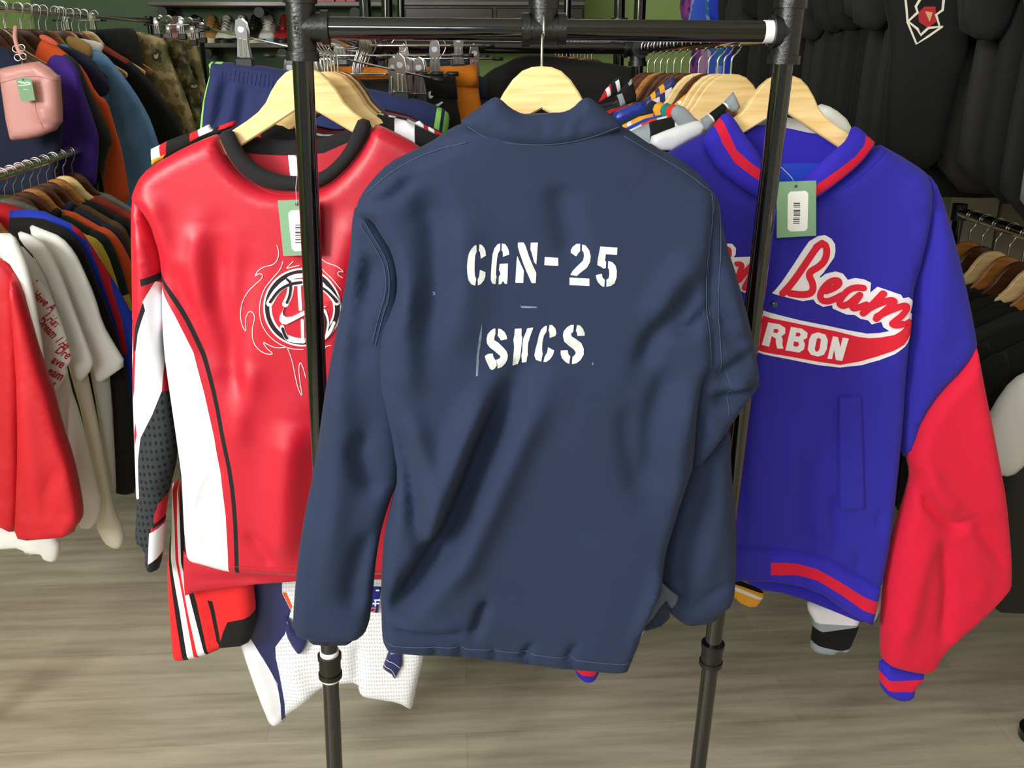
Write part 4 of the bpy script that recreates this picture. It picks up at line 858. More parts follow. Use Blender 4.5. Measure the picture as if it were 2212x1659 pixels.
c_camo2 = camo('olive_camouflage_cotton', [(150, 138, 92), (108, 104, 66), (74, 70, 46), (52, 48, 34), (166, 152, 106)], 22)

# ---------------------------------------------------------------- left, lower rail
A2, B2 = atZ(0, 378, 1.13), atZ(215, 308, 1.13); d2 = (B2 - A2); A2f = A2 - d2 * 1.1
rail_thing('lower chrome rail at left, packed with T-shirts and sweatshirts', A2f, B2, .0135, M_CHROME, (.06, .965))
R_L2 = (A2f, B2)


def sL2(Y): return (Y - A2f.y) / (B2.y - A2f.y)


M_NYLON = satin('red_nylon', (206, 26, 40), rough=.5)


def traced(name, label, cat, Y, pieces, group=None, yaw=0):
    """a top whose visible pieces were outlined one by one; each (part name, outline, material, thickness, depth offset)"""
    pl = Plane(Y, yaw); u = pl.uvs(pieces[0][1]); c = pl.P(np.array([[np.mean([q[0] for q in u]), min(q[1] for q in u)]]), np.zeros(1))[0]
    t = thing(name, label, cat, tuple(c), group); out = {}
    for k, (nm, o, m, th, off, fl, *rg) in enumerate(pieces):
        p = Panel(pl.off(off), o, thick=th, edge=min(.016, th * .6), folds=fl, wob=.003, wsc=(7, 3), seed=random.random() * 50, back=.9); out[nm + str(k)] = (p, p.build(nm, m if isinstance(m, list) else [m], t, rg[0] if rg else (), res=.014))
    return t, out


# hangers and tops, nearest first
for Y, wm, nm in ((2.02, M_WMID, 'red nylon windbreaker'), (2.07, M_WLIGHT, 'front white T-shirt'), (2.13, M_WLIGHT, 'white T-shirt with red script'), (2.19, M_WMID, 'plain white T-shirt beside the printed one'), (2.25, M_WMID, 'boxy white T-shirt with a wide sleeve')):
    p = R_L2[0].lerp(R_L2[1], sL2(Y)); hanger(f'{TONE[id(wm)]} wooden hanger carrying the {nm}', p.x, p.y, p.z - .062, math.degrees(math.atan2(-(d2).x, d2.y)) + random.uniform(-3, 3), wm, hh=.075)
traced('windbreaker', 'red nylon windbreaker at the front of the lower left rail', 'jacket', 2.0, [('body', [(-90, 545), (0, 556), (28, 573), (46, 612), (48, 800), (46, 1000), (44, 1120), (35, 1150), (20, 1142), (0, 1132), (-90, 1130)], M_NYLON, .05, 0, [([(20, 620), (35, 800), (30, 1000)], .006, .015), ([(0, 900), (15, 1000)], -.006, .01), ([(-20, 1040), (30, 1080)], -.005, .01)]), ('sleeve', [(20, 580), (46, 612), (70, 700), (96, 800), (113, 846), (133, 925), (156, 992), (172, 1065), (178, 1108), (176, 1124), (165, 1136), (159, 1153), (100, 1158), (36, 1163), (38, 1100), (44, 950), (40, 780)], M_NYLON, .07, .02, [([(60, 800), (80, 950), (90, 1080)], .008, .018), ([(140, 980), (110, 1060), (120, 1120)], -.008, .012), ([(60, 1000), (75, 1120)], -.007, .01), ([(150, 1080), (120, 1140)], -.006, .007), ([(60, 1135), (165, 1128)], -.004, .005)])])
traced('t_shirt', 'front white T-shirt on the lower left rail, sleeve over the red windbreaker', 't-shirt', 2.05, [('body', [(-80, 500), (0, 504), (28, 503), (50, 545), (62, 600), (60, 800), (80, 1100), (130, 1168), (129, 1200), (120, 1214), (96, 1209), (86, 1192), (56, 1205), (50, 1182), (0, 1186), (-80, 1190)], c_white, .03, -.015, []), ('sleeve', [(0, 508), (28, 503), (50, 545), (64, 585), (75, 640), (85, 700), (93, 750), (97, 802), (72, 786), (50, 772), (35, 752), (40, 690), (46, 632), (30, 576), (0, 556)], c_white, .026, .055, [([(60, 740), (75, 780)], -.006, .01)])])
c3p = lambda q: crop(60, 560, 5.53, q)
M_RINK = cloth('red_ink', (190, 40, 44)); M_GINK = cloth('grey_ink', (90, 84, 88))
tp, pp = traced('t_shirt', 'white T-shirt printed all over with red script, I Have A Dream', 't-shirt', 2.12, [('body', [(20, 520), (60, 540), (110, 620), (140, 760), (150, 830), (175, 900), (205, 1030), (222, 1090), (205, 1140), (165, 1142), (140, 1000), (100, 800), (40, 640)], c_white, .03, -.02, []), ('sleeve', c3p([(10, 60), (40, 100), (75, 170), (130, 250), (200, 320), (260, 410), (330, 560), (400, 740), (435, 840), (470, 950), (520, 1150), (515, 1230), (450, 1300), (482, 1335), (440, 1420), (400, 1500), (330, 1570), (280, 1585), (240, 1400), (200, 1100), (150, 800), (100, 560), (50, 250), (15, 120)]), M_WHITE, .022, .03, [([c3p([(100, 300), (250, 700), (350, 1200)])[0], c3p([(250, 700)])[0], c3p([(350, 1200)])[0]], .004, .02), ([c3p([(430, 850)])[0], c3p([(470, 1250)])[0]], -.003, .008)])])
psl, osl = pp['sleeve1']


def text_decal(pn, name, items, m, parent, lift=.0008, bold=.02, shear=.2):
    mb = MB()
    for s, x, y, size, ang, sq in items:
        cu = bpy.data.curves.new('glyphs', 'FONT'); cu.body = s; cu.size = 1.0; cu.offset = bold; cu.shear = shear; cu.resolution_u = 4
        o = bpy.data.objects.new('glyphs', cu); COL.objects.link(o); bpy.context.view_layer.update(); me = bpy.data.meshes.new_from_object(o.evaluated_get(bpy.context.evaluated_depsgraph_get()))
        a = math.radians(ang); pts = []
        for v in me.vertices: X, Yy = v.co.x * size * sq, -v.co.y * size; pts.append((x + X * math.cos(a) - Yy * math.sin(a), y + X * math.sin(a) + Yy * math.cos(a)))
        u = pn.pl.uvs(pts); mb.add(list(map(tuple, pn.pl.P(u, pn.H(u) + lift))), [tuple(p.vertices) for p in me.polygons])
        bpy.data.objects.remove(o); bpy.data.curves.remove(cu); bpy.data.meshes.remove(me)
    return mb.build(name, m, parent)


text_decal(psl, 'script_print', [('I', 72, 610, 20, 40, 1), ('Have A', 72, 634, 24, 40, .78), ('I Hav', 99, 680, 24, 46, .72), ('Dream', 83, 692, 28, 46, .64), ('I Ha', 124, 734, 24, 48, .70), ('Dre', 122, 756, 26, 36, .74), ('ave', 113, 779, 28, 30, .74), ('eam', 104, 803, 28, 28, .74), ('A', 108, 836, 26, 20, .8)], M_RINK, osl)
traced('t_shirt', 'plain white T-shirt between the printed shirt and the boxy white shirt', 't-shirt', 2.19, [('body', [(60, 510), (110, 540), (150, 640), (185, 790), (215, 930), (235, 1050), (248, 1105), (262, 1130), (271, 1165), (258, 1188), (240, 1180), (225, 1170), (205, 1130), (212, 1070), (200, 1000), (165, 840), (100, 640)], c_cream, .035, -.02, [([(190, 850), (225, 1060)], -.006, .01)]), ('sleeve', [(36, 497), (70, 508), (102, 530), (130, 585), (160, 667), (182, 725), (199, 770), (203, 785), (194, 805), (168, 832), (160, 800), (140, 720), (110, 630), (80, 560), (45, 522)], c_white, .022, .03, [([(120, 590), (165, 720), (180, 800)], -.006, .01)])])
traced('t_shirt', 'boxy white T-shirt with the widest sleeve on the lower left rail', 't-shirt', 2.25, [('body', [(62, 486), (133, 514), (165, 552), (200, 640), (225, 760), (240, 830), (251, 1050), (249, 1072), (240, 1066), (225, 980), (200, 820), (165, 640)], c_lgray, .035, -.02, []), ('sleeve', [(62, 483), (92, 495), (133, 511), (162, 545), (180, 582), (205, 640), (222, 700), (246, 742), (274, 787), (245, 808), (213, 830), (205, 815), (195, 780), (178, 730), (150, 640), (110, 560), (70, 512)], c_white, .024, .03, [([(190, 640), (205, 740), (225, 800)], -.008, .014), ([(170, 560), (185, 680)], -.006, .01)])])
for Y, wm, nm in ((2.31, M_WDARK, 'long black sweatshirt'), (2.37, M_WMID, 'royal blue track top')):
    q_ = R_L2[0].lerp(R_L2[1], sL2(Y)); hanger(f'{TONE[id(wm)]} hanger for the {nm}', q_.x, q_.y, q_.z - .062, math.degrees(math.atan2(-(d2).x, d2.y)), wm, hh=.075)
traced('sweatshirt', 'long black sweatshirt next to the white T-shirts', 'sweatshirt', 2.31, [('body', [(0, 470), (84, 469), (120, 484), (155, 505), (180, 536), (200, 591), (236, 674), (263, 760), (280, 840), (288, 900), (297, 1064), (270, 1068), (249, 1062), (150, 1060), (60, 800)], c_black, .04, -.015, [([(240, 820), (246, 1050)], -.006, .008), ([(190, 600), (235, 760)], .005, .015)])])
traced('track_top', 'royal blue track top with a red sleeve stripe', 'track top', 2.37, [('body', [(0, 455), (84, 452), (120, 468), (165, 488), (191, 520), (236, 591), (270, 650), (290, 690), (300, 760), (300, 1000), (200, 1000), (80, 700)], [c_blue, c_red], .035, -.015, [], [([(150, 478), (175, 476), (205, 513), (228, 564), (268, 686), (280, 760), (268, 760), (255, 690), (215, 570), (190, 520), (165, 498)], 1)])])
rows = [(2.43, M_WDARK, c_red, dict(arm='long', sl=.56, hood=c_red), 'red hooded top behind the blue track top', 'hoodie'),
        (2.49, M_WDARK, c_black, dict(arm='long', sl=.6, hood=c_gray), 'black hooded top with a grey hood lining', 'hoodie'),
        (2.55, M_WMID, c_lgray, dict(arm='long', sl=.6), 'pale grey sweatshirt behind the black hooded top', 'sweatshirt'),
        (2.61, M_WDARK, c_yel, dict(arm='long', sl=.58, smats=[c_yel, c_black], sregs=[([(.1, -.24), (.4, -.24), (.4, -.30), (.1, -.30)], 1), ([(.1, -.36), (.4, -.36), (.4, -.42), (.1, -.42)], 1)]), 'yellow top with black sleeve bands', 'sweatshirt'),
        (2.67, M_WDARK, c_dgreen, dict(arm='long', sl=.58, smats=[c_dgreen, c_yel], sregs=[([(.1, -.24), (.4, -.24), (.4, -.29), (.1, -.29)], 1), ([(.1, -.34), (.4, -.34), (.4, -.39), (.1, -.39)], 1)], col=c_black), 'bottle green jersey with yellow sleeve bands', 'jersey'),
        (2.73, M_WMID, c_orange, dict(arm='short'), 'orange top half hidden behind the bottle green jersey', 't-shirt'),
        (2.79, M_WDARK, c_navy, dict(arm='long', col=c_navy), 'navy sweatshirt with a thick neckband', 'sweatshirt'),
        (2.86, M_WDARK, c_brown, dict(arm='long'), 'brown sweatshirt toward the far end of the lower left rail', 'sweatshirt'),
        (2.93, M_WMID, c_black, dict(arm='long'), 'black sweatshirt past the brown one on the lower left rail', 'sweatshirt'),
        (3.00, M_WLIGHT, c_rust, dict(arm='short'), 'rust red shirt near the end of the lower left rail', 'shirt'),
        (3.08, M_WDARK, c_gray, dict(arm='long'), 'grey checked-looking shirt at the very end of the lower left rail', 'shirt')]
for Y, wm, m, k, lb, ct in rows:
    lb = lb.replace(' checked-looking', ''); hung(R_L2, sL2(Y), wm, lb, 0, gar, ct.replace('-', '_').replace(' ', '_'), lb, ct, body=m, hw=.20, **k)

# ---------------------------------------------------------------- left, upper rail
A1, B1 = atZ(0, 15, 1.57), atZ(330, 45, 1.57); d1 = B1 - A1; A1f = A1 - d1 * .25
rail_thing('upper chrome rail at left, hung with coats, jeans and camouflage trousers', A1f, B1, .0145, M_CHROME, (.17, .97))
R_L1 = (A1f, B1)


def sL1(Y): return (Y - A1f.y) / (B1.y - A1f.y)


c_pink = mat('pink_leather', (216, 152, 146), rough=.4, bump=.15, bscale=300)


def pants(name, label, cat, cx, Y, zt, yaw=0, m=None, w=.2, length=1.0, legs=True, thick=.05, band=None, group=None, clip=True, regs=(), mats=None, cliplabel=None, railz=None):
    t = thing(name, label, cat, (cx, Y, zt - length), group); pl = Plane(Y, yaw, cx, zt)
    o = [(-w, 0), (w, 0), (w + .02, -.12), (w + .03, -.3), (w + .025, -length), (.03, -length - .01), (.01, -.34), (-.01, -.34), (-.03, -length - .01), (-w - .025, -length), (-w - .03, -.3), (-w - .02, -.12)]
    fl = [([(x, -.06), (x * 1.1, -length * .9)], a, .02) for x, a in ((-w * .6, -.008), (-w * .2, .006), (w * .3, -.006), (w * .7, .006))]
    p = Panel(pl, o, thick=thick, edge=.025, folds=fl, wob=.008, wsc=(8, 3), seed=random.random() * 90, px=False, back=.9); bo = p.build('legs' if legs else 'body', mats or [m], t, regs, res=.026, px=False)
    Panel(pl.off(.004), [(-w - .004, .012), (0, .004), (w + .004, .012), (w + .008, -.035), (0, -.042), (-w - .008, -.035)], thick=thick, edge=.012, wob=.002, px=False, sm=0).build('waistband', [band or m], t, res=.024, px=False)
    if clip and railz: clip_hanger(cliplabel or f'clip hanger holding the {label}', cx, Y, zt, yaw, w, railz)
    return t


def clip_hanger(label, cx, Y, zt, yaw, w, railz, tilt=0.0):
    pl = Plane(Y, yaw, cx, zt); t = thing('clip_hanger', label, 'hanger', (cx, Y, zt)); q = lambda x, y, h=0.0: Vector(pl.P(np.array([[x, y + x * tilt]]), np.array([h]))[0])
    zc = railz - zt; m = MB(); m.tube([q(-w - .03, .05), q(w + .03, .05)], .0022, 10); m.build('rod', M_CHROME, t, True)
    m = MB(); m.tube(chaikin3([q(0, .05), q(0, zc * .5 + .01), q(.012, zc - .014), q(.0165, zc), q(.008, zc + .0145), q(-.006, zc + .0155), q(-.0165, zc + .003)]), .0016, 8); m.build('hook', M_STEEL, t, True)
    for s in (-1, 1):
        m = MB(); m.tube([q(s * (w + .02), .05), q(s * (w + .042), .05)], .0042, 10); m.build('end_cap', M_BLACKRUB, t, True)
        c = MB(); x = s * w * .78; yy = lambda k: k
        for h in (.008, -.008):
            out = [(x - .012, .012), (x + .012, .012), (x + .009, .042), (x + .011, .060), (x + .008, .076), (x, .082), (x - .008, .076), (x - .011, .060), (x - .009, .042)]
            hh = [h * (1.0 if y < .05 else 1.6) for _, y in out]; v = [q(a, b2, k + .0015) for (a, b2), k in zip(out, hh)] + [q(a, b2, k - .0015) for (a, b2), k in zip(out, hh)]; n = len(out)
            c.add(v, [tuple(range(n)), tuple(range(2 * n - 1, n - 1, -1))] + [(i, n + i, n + (i + 1) % n, (i + 1) % n) for i in range(n)])
            for g in (-.004, .004): c.tube([q(x + g, .014, h + .002 * (1 if h > 0 else -1)), q(x + g, .045, h * 1.2 + .002 * (1 if h > 0 else -1))], .0018, 6)
        c.tube([q(x, .062, .013), q(x, .062, -.013)], .006, 12); cl = c.build('clip', M_CHROME, t); smooth_auto(cl)
        c = MB(); P = q(x, 0); c.box(P, (.034, .030, .026), math.radians(yaw), 0, 0, .003); c.build('rubber_jaw', M_BLACKRUB, cl)
    return t


U1 = [(3.0, M_WDARK, 'jacket', 'dark navy jacket right behind the pink bag', 'jacket', [('body', [(-80, 92), (0, 98), (30, 112), (58, 150), (100, 160), (128, 170), (136, 190), (132, 330), (120, 420), (-80, 420)], c_navy, .05, 0, [])]),
      (3.2, M_WLIGHT, 'sweatshirt', 'purple sweatshirt with a long drooping sleeve', 'sweatshirt', [('body', [(-40, 160), (60, 158), (98, 146), (113, 117), (139, 121), (159, 137), (171, 159), (177, 189), (191, 229), (213, 294), (212, 330), (205, 420), (60, 420), (-40, 300)], c_purple, .05, 0, [([(150, 150), (165, 230), (160, 320)], -.014, .014), ([(180, 210), (195, 300)], .008, .012)])]),
      (3.34, M_WDARK, 'coat', 'charcoal coat next to the purple sweatshirt', 'coat', [('body', [(0, 160), (90, 156), (128, 132), (138, 114), (157, 124), (173, 143), (191, 189), (215, 239), (235, 278), (243, 310), (232, 322), (215, 430), (20, 430)], c_char, .05, 0, [([(190, 200), (225, 310)], .008, .015)])]),
      (3.48, M_WDARK, 'sweatshirt', 'bright orange top with a salmon neckband', 'sweatshirt', [('body', [(0, 150), (70, 140), (88, 82), (105, 86), (150, 120), (180, 147), (209, 205), (231, 215), (249, 278), (265, 330), (285, 460), (100, 460), (40, 300)], c_orange, .04, 0, []), ('neckband', [(84, 76), (95, 74), (112, 82), (131, 97), (120, 100), (100, 92), (86, 84)], c_salmon, .02, .02, [])]),
      (3.62, M_WDARK, 'shirt', 'navy short-sleeved shirt with a rolled cuff', 'shirt', [('body', [(20, 150), (80, 130), (91, 87), (119, 95), (173, 111), (199, 127), (210, 150), (230, 300), (235, 440), (40, 440)], c_navy, .04, -.01, []), ('sleeve', [(119, 97), (173, 111), (199, 127), (219, 155), (237, 183), (236, 198), (229, 208), (215, 209), (200, 196), (189, 183), (169, 147), (139, 121)], c_navy, .05, .03, [([(215, 170), (222, 205)], -.006, .006)])]),
      (3.86, M_WMID, 'denim_jacket', 'light blue denim jacket with a tan corduroy collar', 'denim jacket', [('body', [(60, 90), (150, 95), (199, 105), (225, 115), (255, 151), (288, 195), (318, 245), (335, 290), (344, 320), (350, 380), (355, 520), (120, 520), (80, 300)], c_denim, .07, 0, [([(232, 120), (240, 200), (248, 330)], -.016, .008), ([(262, 190), (290, 330)], .008, .016)]), ('collar', [(143, 80), (150, 77), (175, 84), (197, 97), (200, 112), (198, 128), (185, 122), (173, 115), (143, 98)], c_tan, .04, .04, [])]),
      (4.06, M_WLIGHT, 'shirt', 'white shirt beside the denim jacket, pale hanger tip poking out', 'shirt', [('body', [(90, 76), (170, 82), (215, 90), (226, 100), (218, 112), (230, 300), (100, 300)], c_white, .03, 0, [])]),
      (4.24, M_WMID, 'coat', 'black coat with rust red shoulders', 'coat', [('body', [(130, 70), (205, 86), (229, 99), (257, 117), (278, 129), (318, 167), (348, 209), (378, 249), (397, 288), (400, 330), (410, 560), (180, 560), (150, 300)], [c_black, c_rust], .07, 0, [([(300, 200), (350, 300)], .008, .02)], [([(195, 75), (229, 92), (285, 125), (278, 137), (250, 122), (200, 96)], 1)])])]
for Y, wm, nm, lb, ct, pcs in U1:
    q_ = R_L1[0].lerp(R_L1[1], sL1(Y)); hanger(f'{TONE[id(wm)]} hanger for the {lb}', q_.x + .05, q_.y, q_.z - .072, math.degrees(math.atan2(-d1.x, d1.y)), wm, hh=.0855, sc=1.15); traced(nm, lb, ct, Y, pcs)
for k in range(17):
    q_ = R_L1[0].lerp(R_L1[1], sL1(3.115 + k * .085 - (.015 if k % 2 else 0))); wm = [M_WDARK, M_WMID, M_WDARK, M_WDARK, M_WLIGHT][k % 5]
    hanger(f'{TONE[id(wm)]} wood hanger in the tight row on the upper left rail', q_.x + random.uniform(.02, .06), q_.y, q_.z - .070, math.degrees(math.atan2(-d1.x, d1.y)) + random.uniform(-1, 1), wm, hh=.0835, sc=1.15, group='hangers on the upper left rail')
U2 = [(4.42, c_bjean, 'faded black jeans clipped on the upper left rail', [(186, 66), (282, 58), (294, 70), (302, 95), (308, 140), (330, 300), (330, 560), (200, 560), (185, 300)]), (4.58, c_camo, 'pale camouflage trousers nearest the black jeans', [(280, 72), (300, 68), (330, 74), (358, 84), (362, 119), (390, 179), (412, 240), (426, 285), (440, 560), (300, 560), (290, 200)]),
      (4.76, c_camo2, 'olive camouflage trousers in the middle of the three pairs', [(336, 78), (396, 84), (402, 110), (414, 159), (430, 190), (446, 290), (460, 560), (350, 560), (345, 200)]), (4.94, c_camo, 'camouflage trousers at the far end of the upper left rail', [(380, 76), (422, 79), (430, 119), (442, 169), (462, 290), (480, 560), (400, 560), (392, 200)])]
RCX = -1.27; R_L3 = (Vector((RCX, 4.45, 1.555)), Vector((RCX, 5.15, 1.555))); rail_thing('short chrome rail holding the camouflage trousers', *R_L3, .0125, M_CHROME, (.97,))
for Y, m, lb, o in U2:
    q_ = R_L1[0].lerp(R_L1[1], sL1(Y)) if Y < 4.5 else Vector((RCX, Y, 1.555)); traced('trousers', lb, 'trousers', Y, [('legs', o, m, .07, 0, [([((o[0][0] + o[2][0]) / 2, 120), ((o[0][0] + o[2][0]) / 2 + 25, 300)], -.014, .014), ([(o[2][0], 130), (o[2][0] + 25, 280)], .010, .02)])])
    zt_p = at(o[1][0], o[1][1] + 8, Y); clip_hanger('clip hanger with the ' + lb, q_.x, Y, min(zt_p.z, q_.z - .075), 0, .07, q_.z)
# pink leather bag on the upper rail, with chain rings and its own tag
PK = Plane(2.86); bg = thing('tote_bag', 'pink leather tote bag with a chain clasp and a green tag', 'bag', tuple(at(70, 300, 2.86)))
pb_ = Panel(PK, [(0, 148), (20, 143), (60, 135), (85, 132), (108, 146), (122, 160), (130, 163), (131, 185), (134, 230), (135, 262), (122, 281), (90, 294), (60, 301), (26, 304), (16, 260), (6, 190)], thick=.07, edge=.02, folds=[([(100, 225), (110, 265)], .012, .02), ([(10, 178), (70, 164), (128, 176)], -.0015, .003)], wob=.005, seed=6, sm=0); bo = pb_.build('body', [c_pink], bg, res=.009)
pb_.line('seam', [[(8, 180), (60, 165), (95, 163), (130, 175)], [(76, 185), (92, 240), (104, 275)]], .0006, mat('pink_stitching', (176, 112, 108)), bo)
mb = MB(); mb.tube(chaikin3([PK.P(np.array([PK.uv(x, y)]), np.array([h]))[0] for x, y, h in ((34, 58, .0), (38, 80, .02), (48, 105, .03), (56, 118, .03))]), .006, 8); mb.build('strap', c_pink, bg, True)
for x, y in ((44, 106), (57, 103), (48, 124), (60, 121)):
    cpt = PK.P(np.array([PK.uv(x, y)]), np.array([.03]))[0]; mb = MB(); mb.tube([Vector(cpt) + Vector((.0085 * math.cos(a), 0, .0085 * math.sin(a))) for a in np.linspace(0, 2 * math.pi, 17)], .0018, 6, cap=False); mb.build('chain_ring', M_CHROME, bg, True)
tg = price_tag('small green tag with white script tied to the pink bag', 2.79, [(34, 169), (67, 167), (76, 217), (45, 219)], None, [], [(48, 125, 0), (49, 150, .004), (50, 171, .001)], (50, 172))
mb = MB(); pl = Plane(2.79)
for q in (stroke_quads([(40, 178), (44, 175), (47, 180), (50, 177), (54, 181), (58, 177), (66, 180)], 2.6, 1) + stroke_quads([(40, 185), (52, 184), (66, 182)], 1.8, 1) + stroke_quads([(50, 193), (61, 193)], 1.2, 0)): mb.add(list(pl.P(pl.uvs(q), np.full(4, .0009))), [(0, 1, 2, 3)])
mb.build('lettering', M_LABEL, [c for c in tg.children if c.name.startswith('card')][0])
# ================================================================ ROWS ON THE TWO PIPE RACKS
R_A = (tees[0].copy(), tees[2].copy()); R_B = (tees[1].copy(), tees[3].copy()); R_C = (tees2[0].copy(), tees2[2].copy()); R_D = (tees2[1].copy(), tees2[3].copy())


def sR(rail, Y): return (Y - rail[0].y) / (rail[1].y - rail[0].y)


s_wht = satin('white_satin', (232, 233, 238), rough=.3); s_navy = satin('navy_satin', (40, 46, 104)); s_gray = C('steel_grey_rib', (150, 160, 168)); s_teal = C('teal_rib', (26, 132, 120)); s_gold = C('amber_rib', (240, 170, 50)); s_royal = satin('royal_satin', (34, 54, 160), rough=.25); s_blk = C('jet_rib', (20, 20, 22)); s_whr = C('white_rib', (236, 234, 240)); s_ored = C('scarlet_rib', (226, 52, 34)); s_cob = C('cobalt_rib', (46, 110, 215))
bands = lambda a: [([(x0, .05), (x1, .05), (x1, -.16), (x0, -.16)], k) for x0, x1, k in a]
# --- left rail, behind the red jersey
HH = .066
for Y, wm, k, lb, ct in [(1.475, M_WLIGHT, dict(mats=[c_black, c_red, s_whr, s_gold], regs=bands([(-.12, -.10, 1), (-.17, -.155, 1), (-.215, -.185, 2), (-.24, -.215, 1), (.1, .13, 2)]), arm='none', hw=.245), 'black jersey with red and white shoulder bands behind the red jersey', 'jersey'),
                         (1.515, M_WLIGHT, dict(mats=[s_wht, c_black, s_cob, c_red], regs=bands([(.10, .117, 1), (.133, .152, 1), (.152, .185, 2), (.185, .197, 1), (.212, .225, 1), (-.23, -.2, 3), (-.25, -.23, 2)]), arm='none', hw=.245), 'white satin jersey with black and blue shoulder bands', 'jersey'),
                         (1.56, M_WMID, dict(mats=[s_navy, s_whr, c_red, c_black], regs=bands([(.14, .16, 1), (.17, .185, 2), (.2, .215, 1), (-.22, -.2, 1)]), arm='none', hw=.24), 'navy jersey with red and white shoulder bands', 'jersey'),
                         (1.60, M_WLIGHT, dict(mats=[c_red, s_whr, s_gold], regs=bands([(.16, .18, 1), (.20, .22, 2)]), arm='none', hw=.235), 'red jersey with a gold and white shoulder band, mostly hidden', 'jersey'),
                         (1.65, M_WDARK, dict(mats=[c_black, s_whr], regs=bands([(.18, .2, 1)]), arm='none', hw=.23), 'black jersey on the dark hanger behind the striped jerseys', 'jersey')]:
    r = hung(R_A, sR(R_A, Y), wm, lb, 0, gar, 'jersey', lb, ct, hh=HH, yj=2, length=.8, thick=.022, hk=-1, **k); cl_ = lambda q: crop(660, 0, 5.027, q)
    if lb.startswith('white satin'):
        Panel(Plane(1.490), cl_([(845, 1290), (850, 1235), (910, 1250), (1050, 1300), (1215, 1368), (1300, 1400), (1395, 1468), (1388, 1525), (1340, 1545), (1270, 1515), (1150, 1465), (1020, 1400), (930, 1360)]), thick=.02, edge=.006, wob=0, sm=0).build('shoulder_band', [c_black, s_whr, s_cob], r, [(cl_([(905, 1240), (972, 1262), (942, 1372), (890, 1345)]), 1), (cl_([(1050, 1290), (1220, 1360), (1202, 1490), (1020, 1410)]), 2), (cl_([(1300, 1390), (1357, 1428), (1333, 1550), (1282, 1530)]), 1)], res=.005)
        Panel(Plane(1.486), cl_([(850, 1340), (930, 1365), (1020, 1405), (1150, 1470), (1345, 1545), (1300, 1580), (1225, 1610), (1080, 1540), (940, 1460), (848, 1395)]), thick=.02, edge=.006, wob=0).build('shoulder', [s_wht], r, res=.006)
    if lb.startswith('navy jersey'):
        Panel(Plane(1.478), cl_([(640, 1213), (760, 1300), (875, 1350), (865, 1385), (720, 1325), (625, 1272)]), thick=.014, edge=.005, wob=0, sm=0).build('neckband', [s_navy], r, res=.006)
        Panel(Plane(1.50), cl_([(1185, 1335), (1235, 1308), (1280, 1345), (1400, 1405), (1515, 1465), (1410, 1485), (1340, 1425), (1260, 1400)]), thick=.014, edge=.005, wob=0, sm=0).build('shoulder_band', [s_whr, c_red], r, [(cl_([(1280, 1335), (1335, 1370), (1335, 1430), (1290, 1410)]), 1), (cl_([(1400, 1390), (1530, 1450), (1530, 1500), (1400, 1500)]), 1)], res=.005)
    if lb.startswith('black jersey with red'):
        Panel(Plane(1.455), [(326, 322), (345, 313), (362, 304), (393, 292), (412, 287), (430, 279), (452, 268), (458, 279), (472, 272), (508, 260), (512, 268), (480, 288), (440, 302), (390, 326), (352, 346), (328, 358)], thick=.018, edge=.006, wob=0, sm=0).build('shoulder_band', [c_black, s_whr, c_red, s_gold], r, [([(320, 310), (346, 310), (350, 340), (320, 350)], 1), ([(346, 306), (362, 302), (362, 334), (350, 340)], 2), ([(410, 280), (427, 278), (433, 294), (414, 305)], 2), ([(427, 275), (460, 262), (461, 282), (433, 294)], 1), ([(472, 270), (520, 255), (516, 270), (474, 280)], 2), ([(322, 348), (360, 332), (352, 346), (322, 364)], 3)], res=.005)
# traced hems that show below the red jersey
c4 = lambda q: crop(340, 1100, 2.968, q)
P2 = Plane(1.49); tk = thing('sports_shorts', 'red shorts with black and white side stripes below the red jersey', 'shorts', tuple(at(445, 1420, 1.49)))
c_tred = C('track_red', (222, 40, 44))
po = Panel(P2, c4([(95, -240), (100, 60), (78, 230), (68, 330), (70, 450), (78, 600), (88, 760), (105, 958), (130, 955), (230, 944), (340, 912), (430, 870), (530, 862), (600, 850), (640, 700), (600, 300), (520, -240)]), thick=.05, edge=.02, folds=[([c4([(350, 540)])[0], c4([(410, 850)])[0]], -.006, .008)], wob=.005); so = po.build('body', [c_tred, c_black, M_RWHITE], tk, [(c4([(80, -250), (102, 60), (108, 280), (165, 600), (222, 960), (190, 960), (140, 640), (95, 330), (60, 60)]), 1), (c4([(100, -250), (130, 60), (140, 280), (200, 600), (264, 960), (222, 960), (165, 600), (108, 280), (102, 60)]), 2), (c4([(150, -250), (168, 60), (175, 300), (240, 560), (335, 930), (290, 945), (215, 600), (160, 300), (148, 60)]), 2), (c4([(168, -250), (195, 60), (200, 300), (275, 560), (352, 920), (335, 930), (240, 560), (175, 300), (168, 60)]), 1), (c4([(340, 538), (372, 545), (430, 850), (395, 805)]), 1), (c4([(468, 675), (640, 640), (640, 900), (430, 880), (410, 840), (440, 740)]), 1)], res=.01)
M_WMESH = mesh_fabric('white_mesh', (238, 239, 244), (198, 201, 212), .0052); M_NSAT = satin('deep_navy_satin', (36, 42, 92), rough=.35)
P3 = Plane(1.54); wj = thing('jersey', 'long white mesh jersey with navy side panels hanging behind the navy jacket', 'jersey', tuple(at(720, 1560, 1.54)))
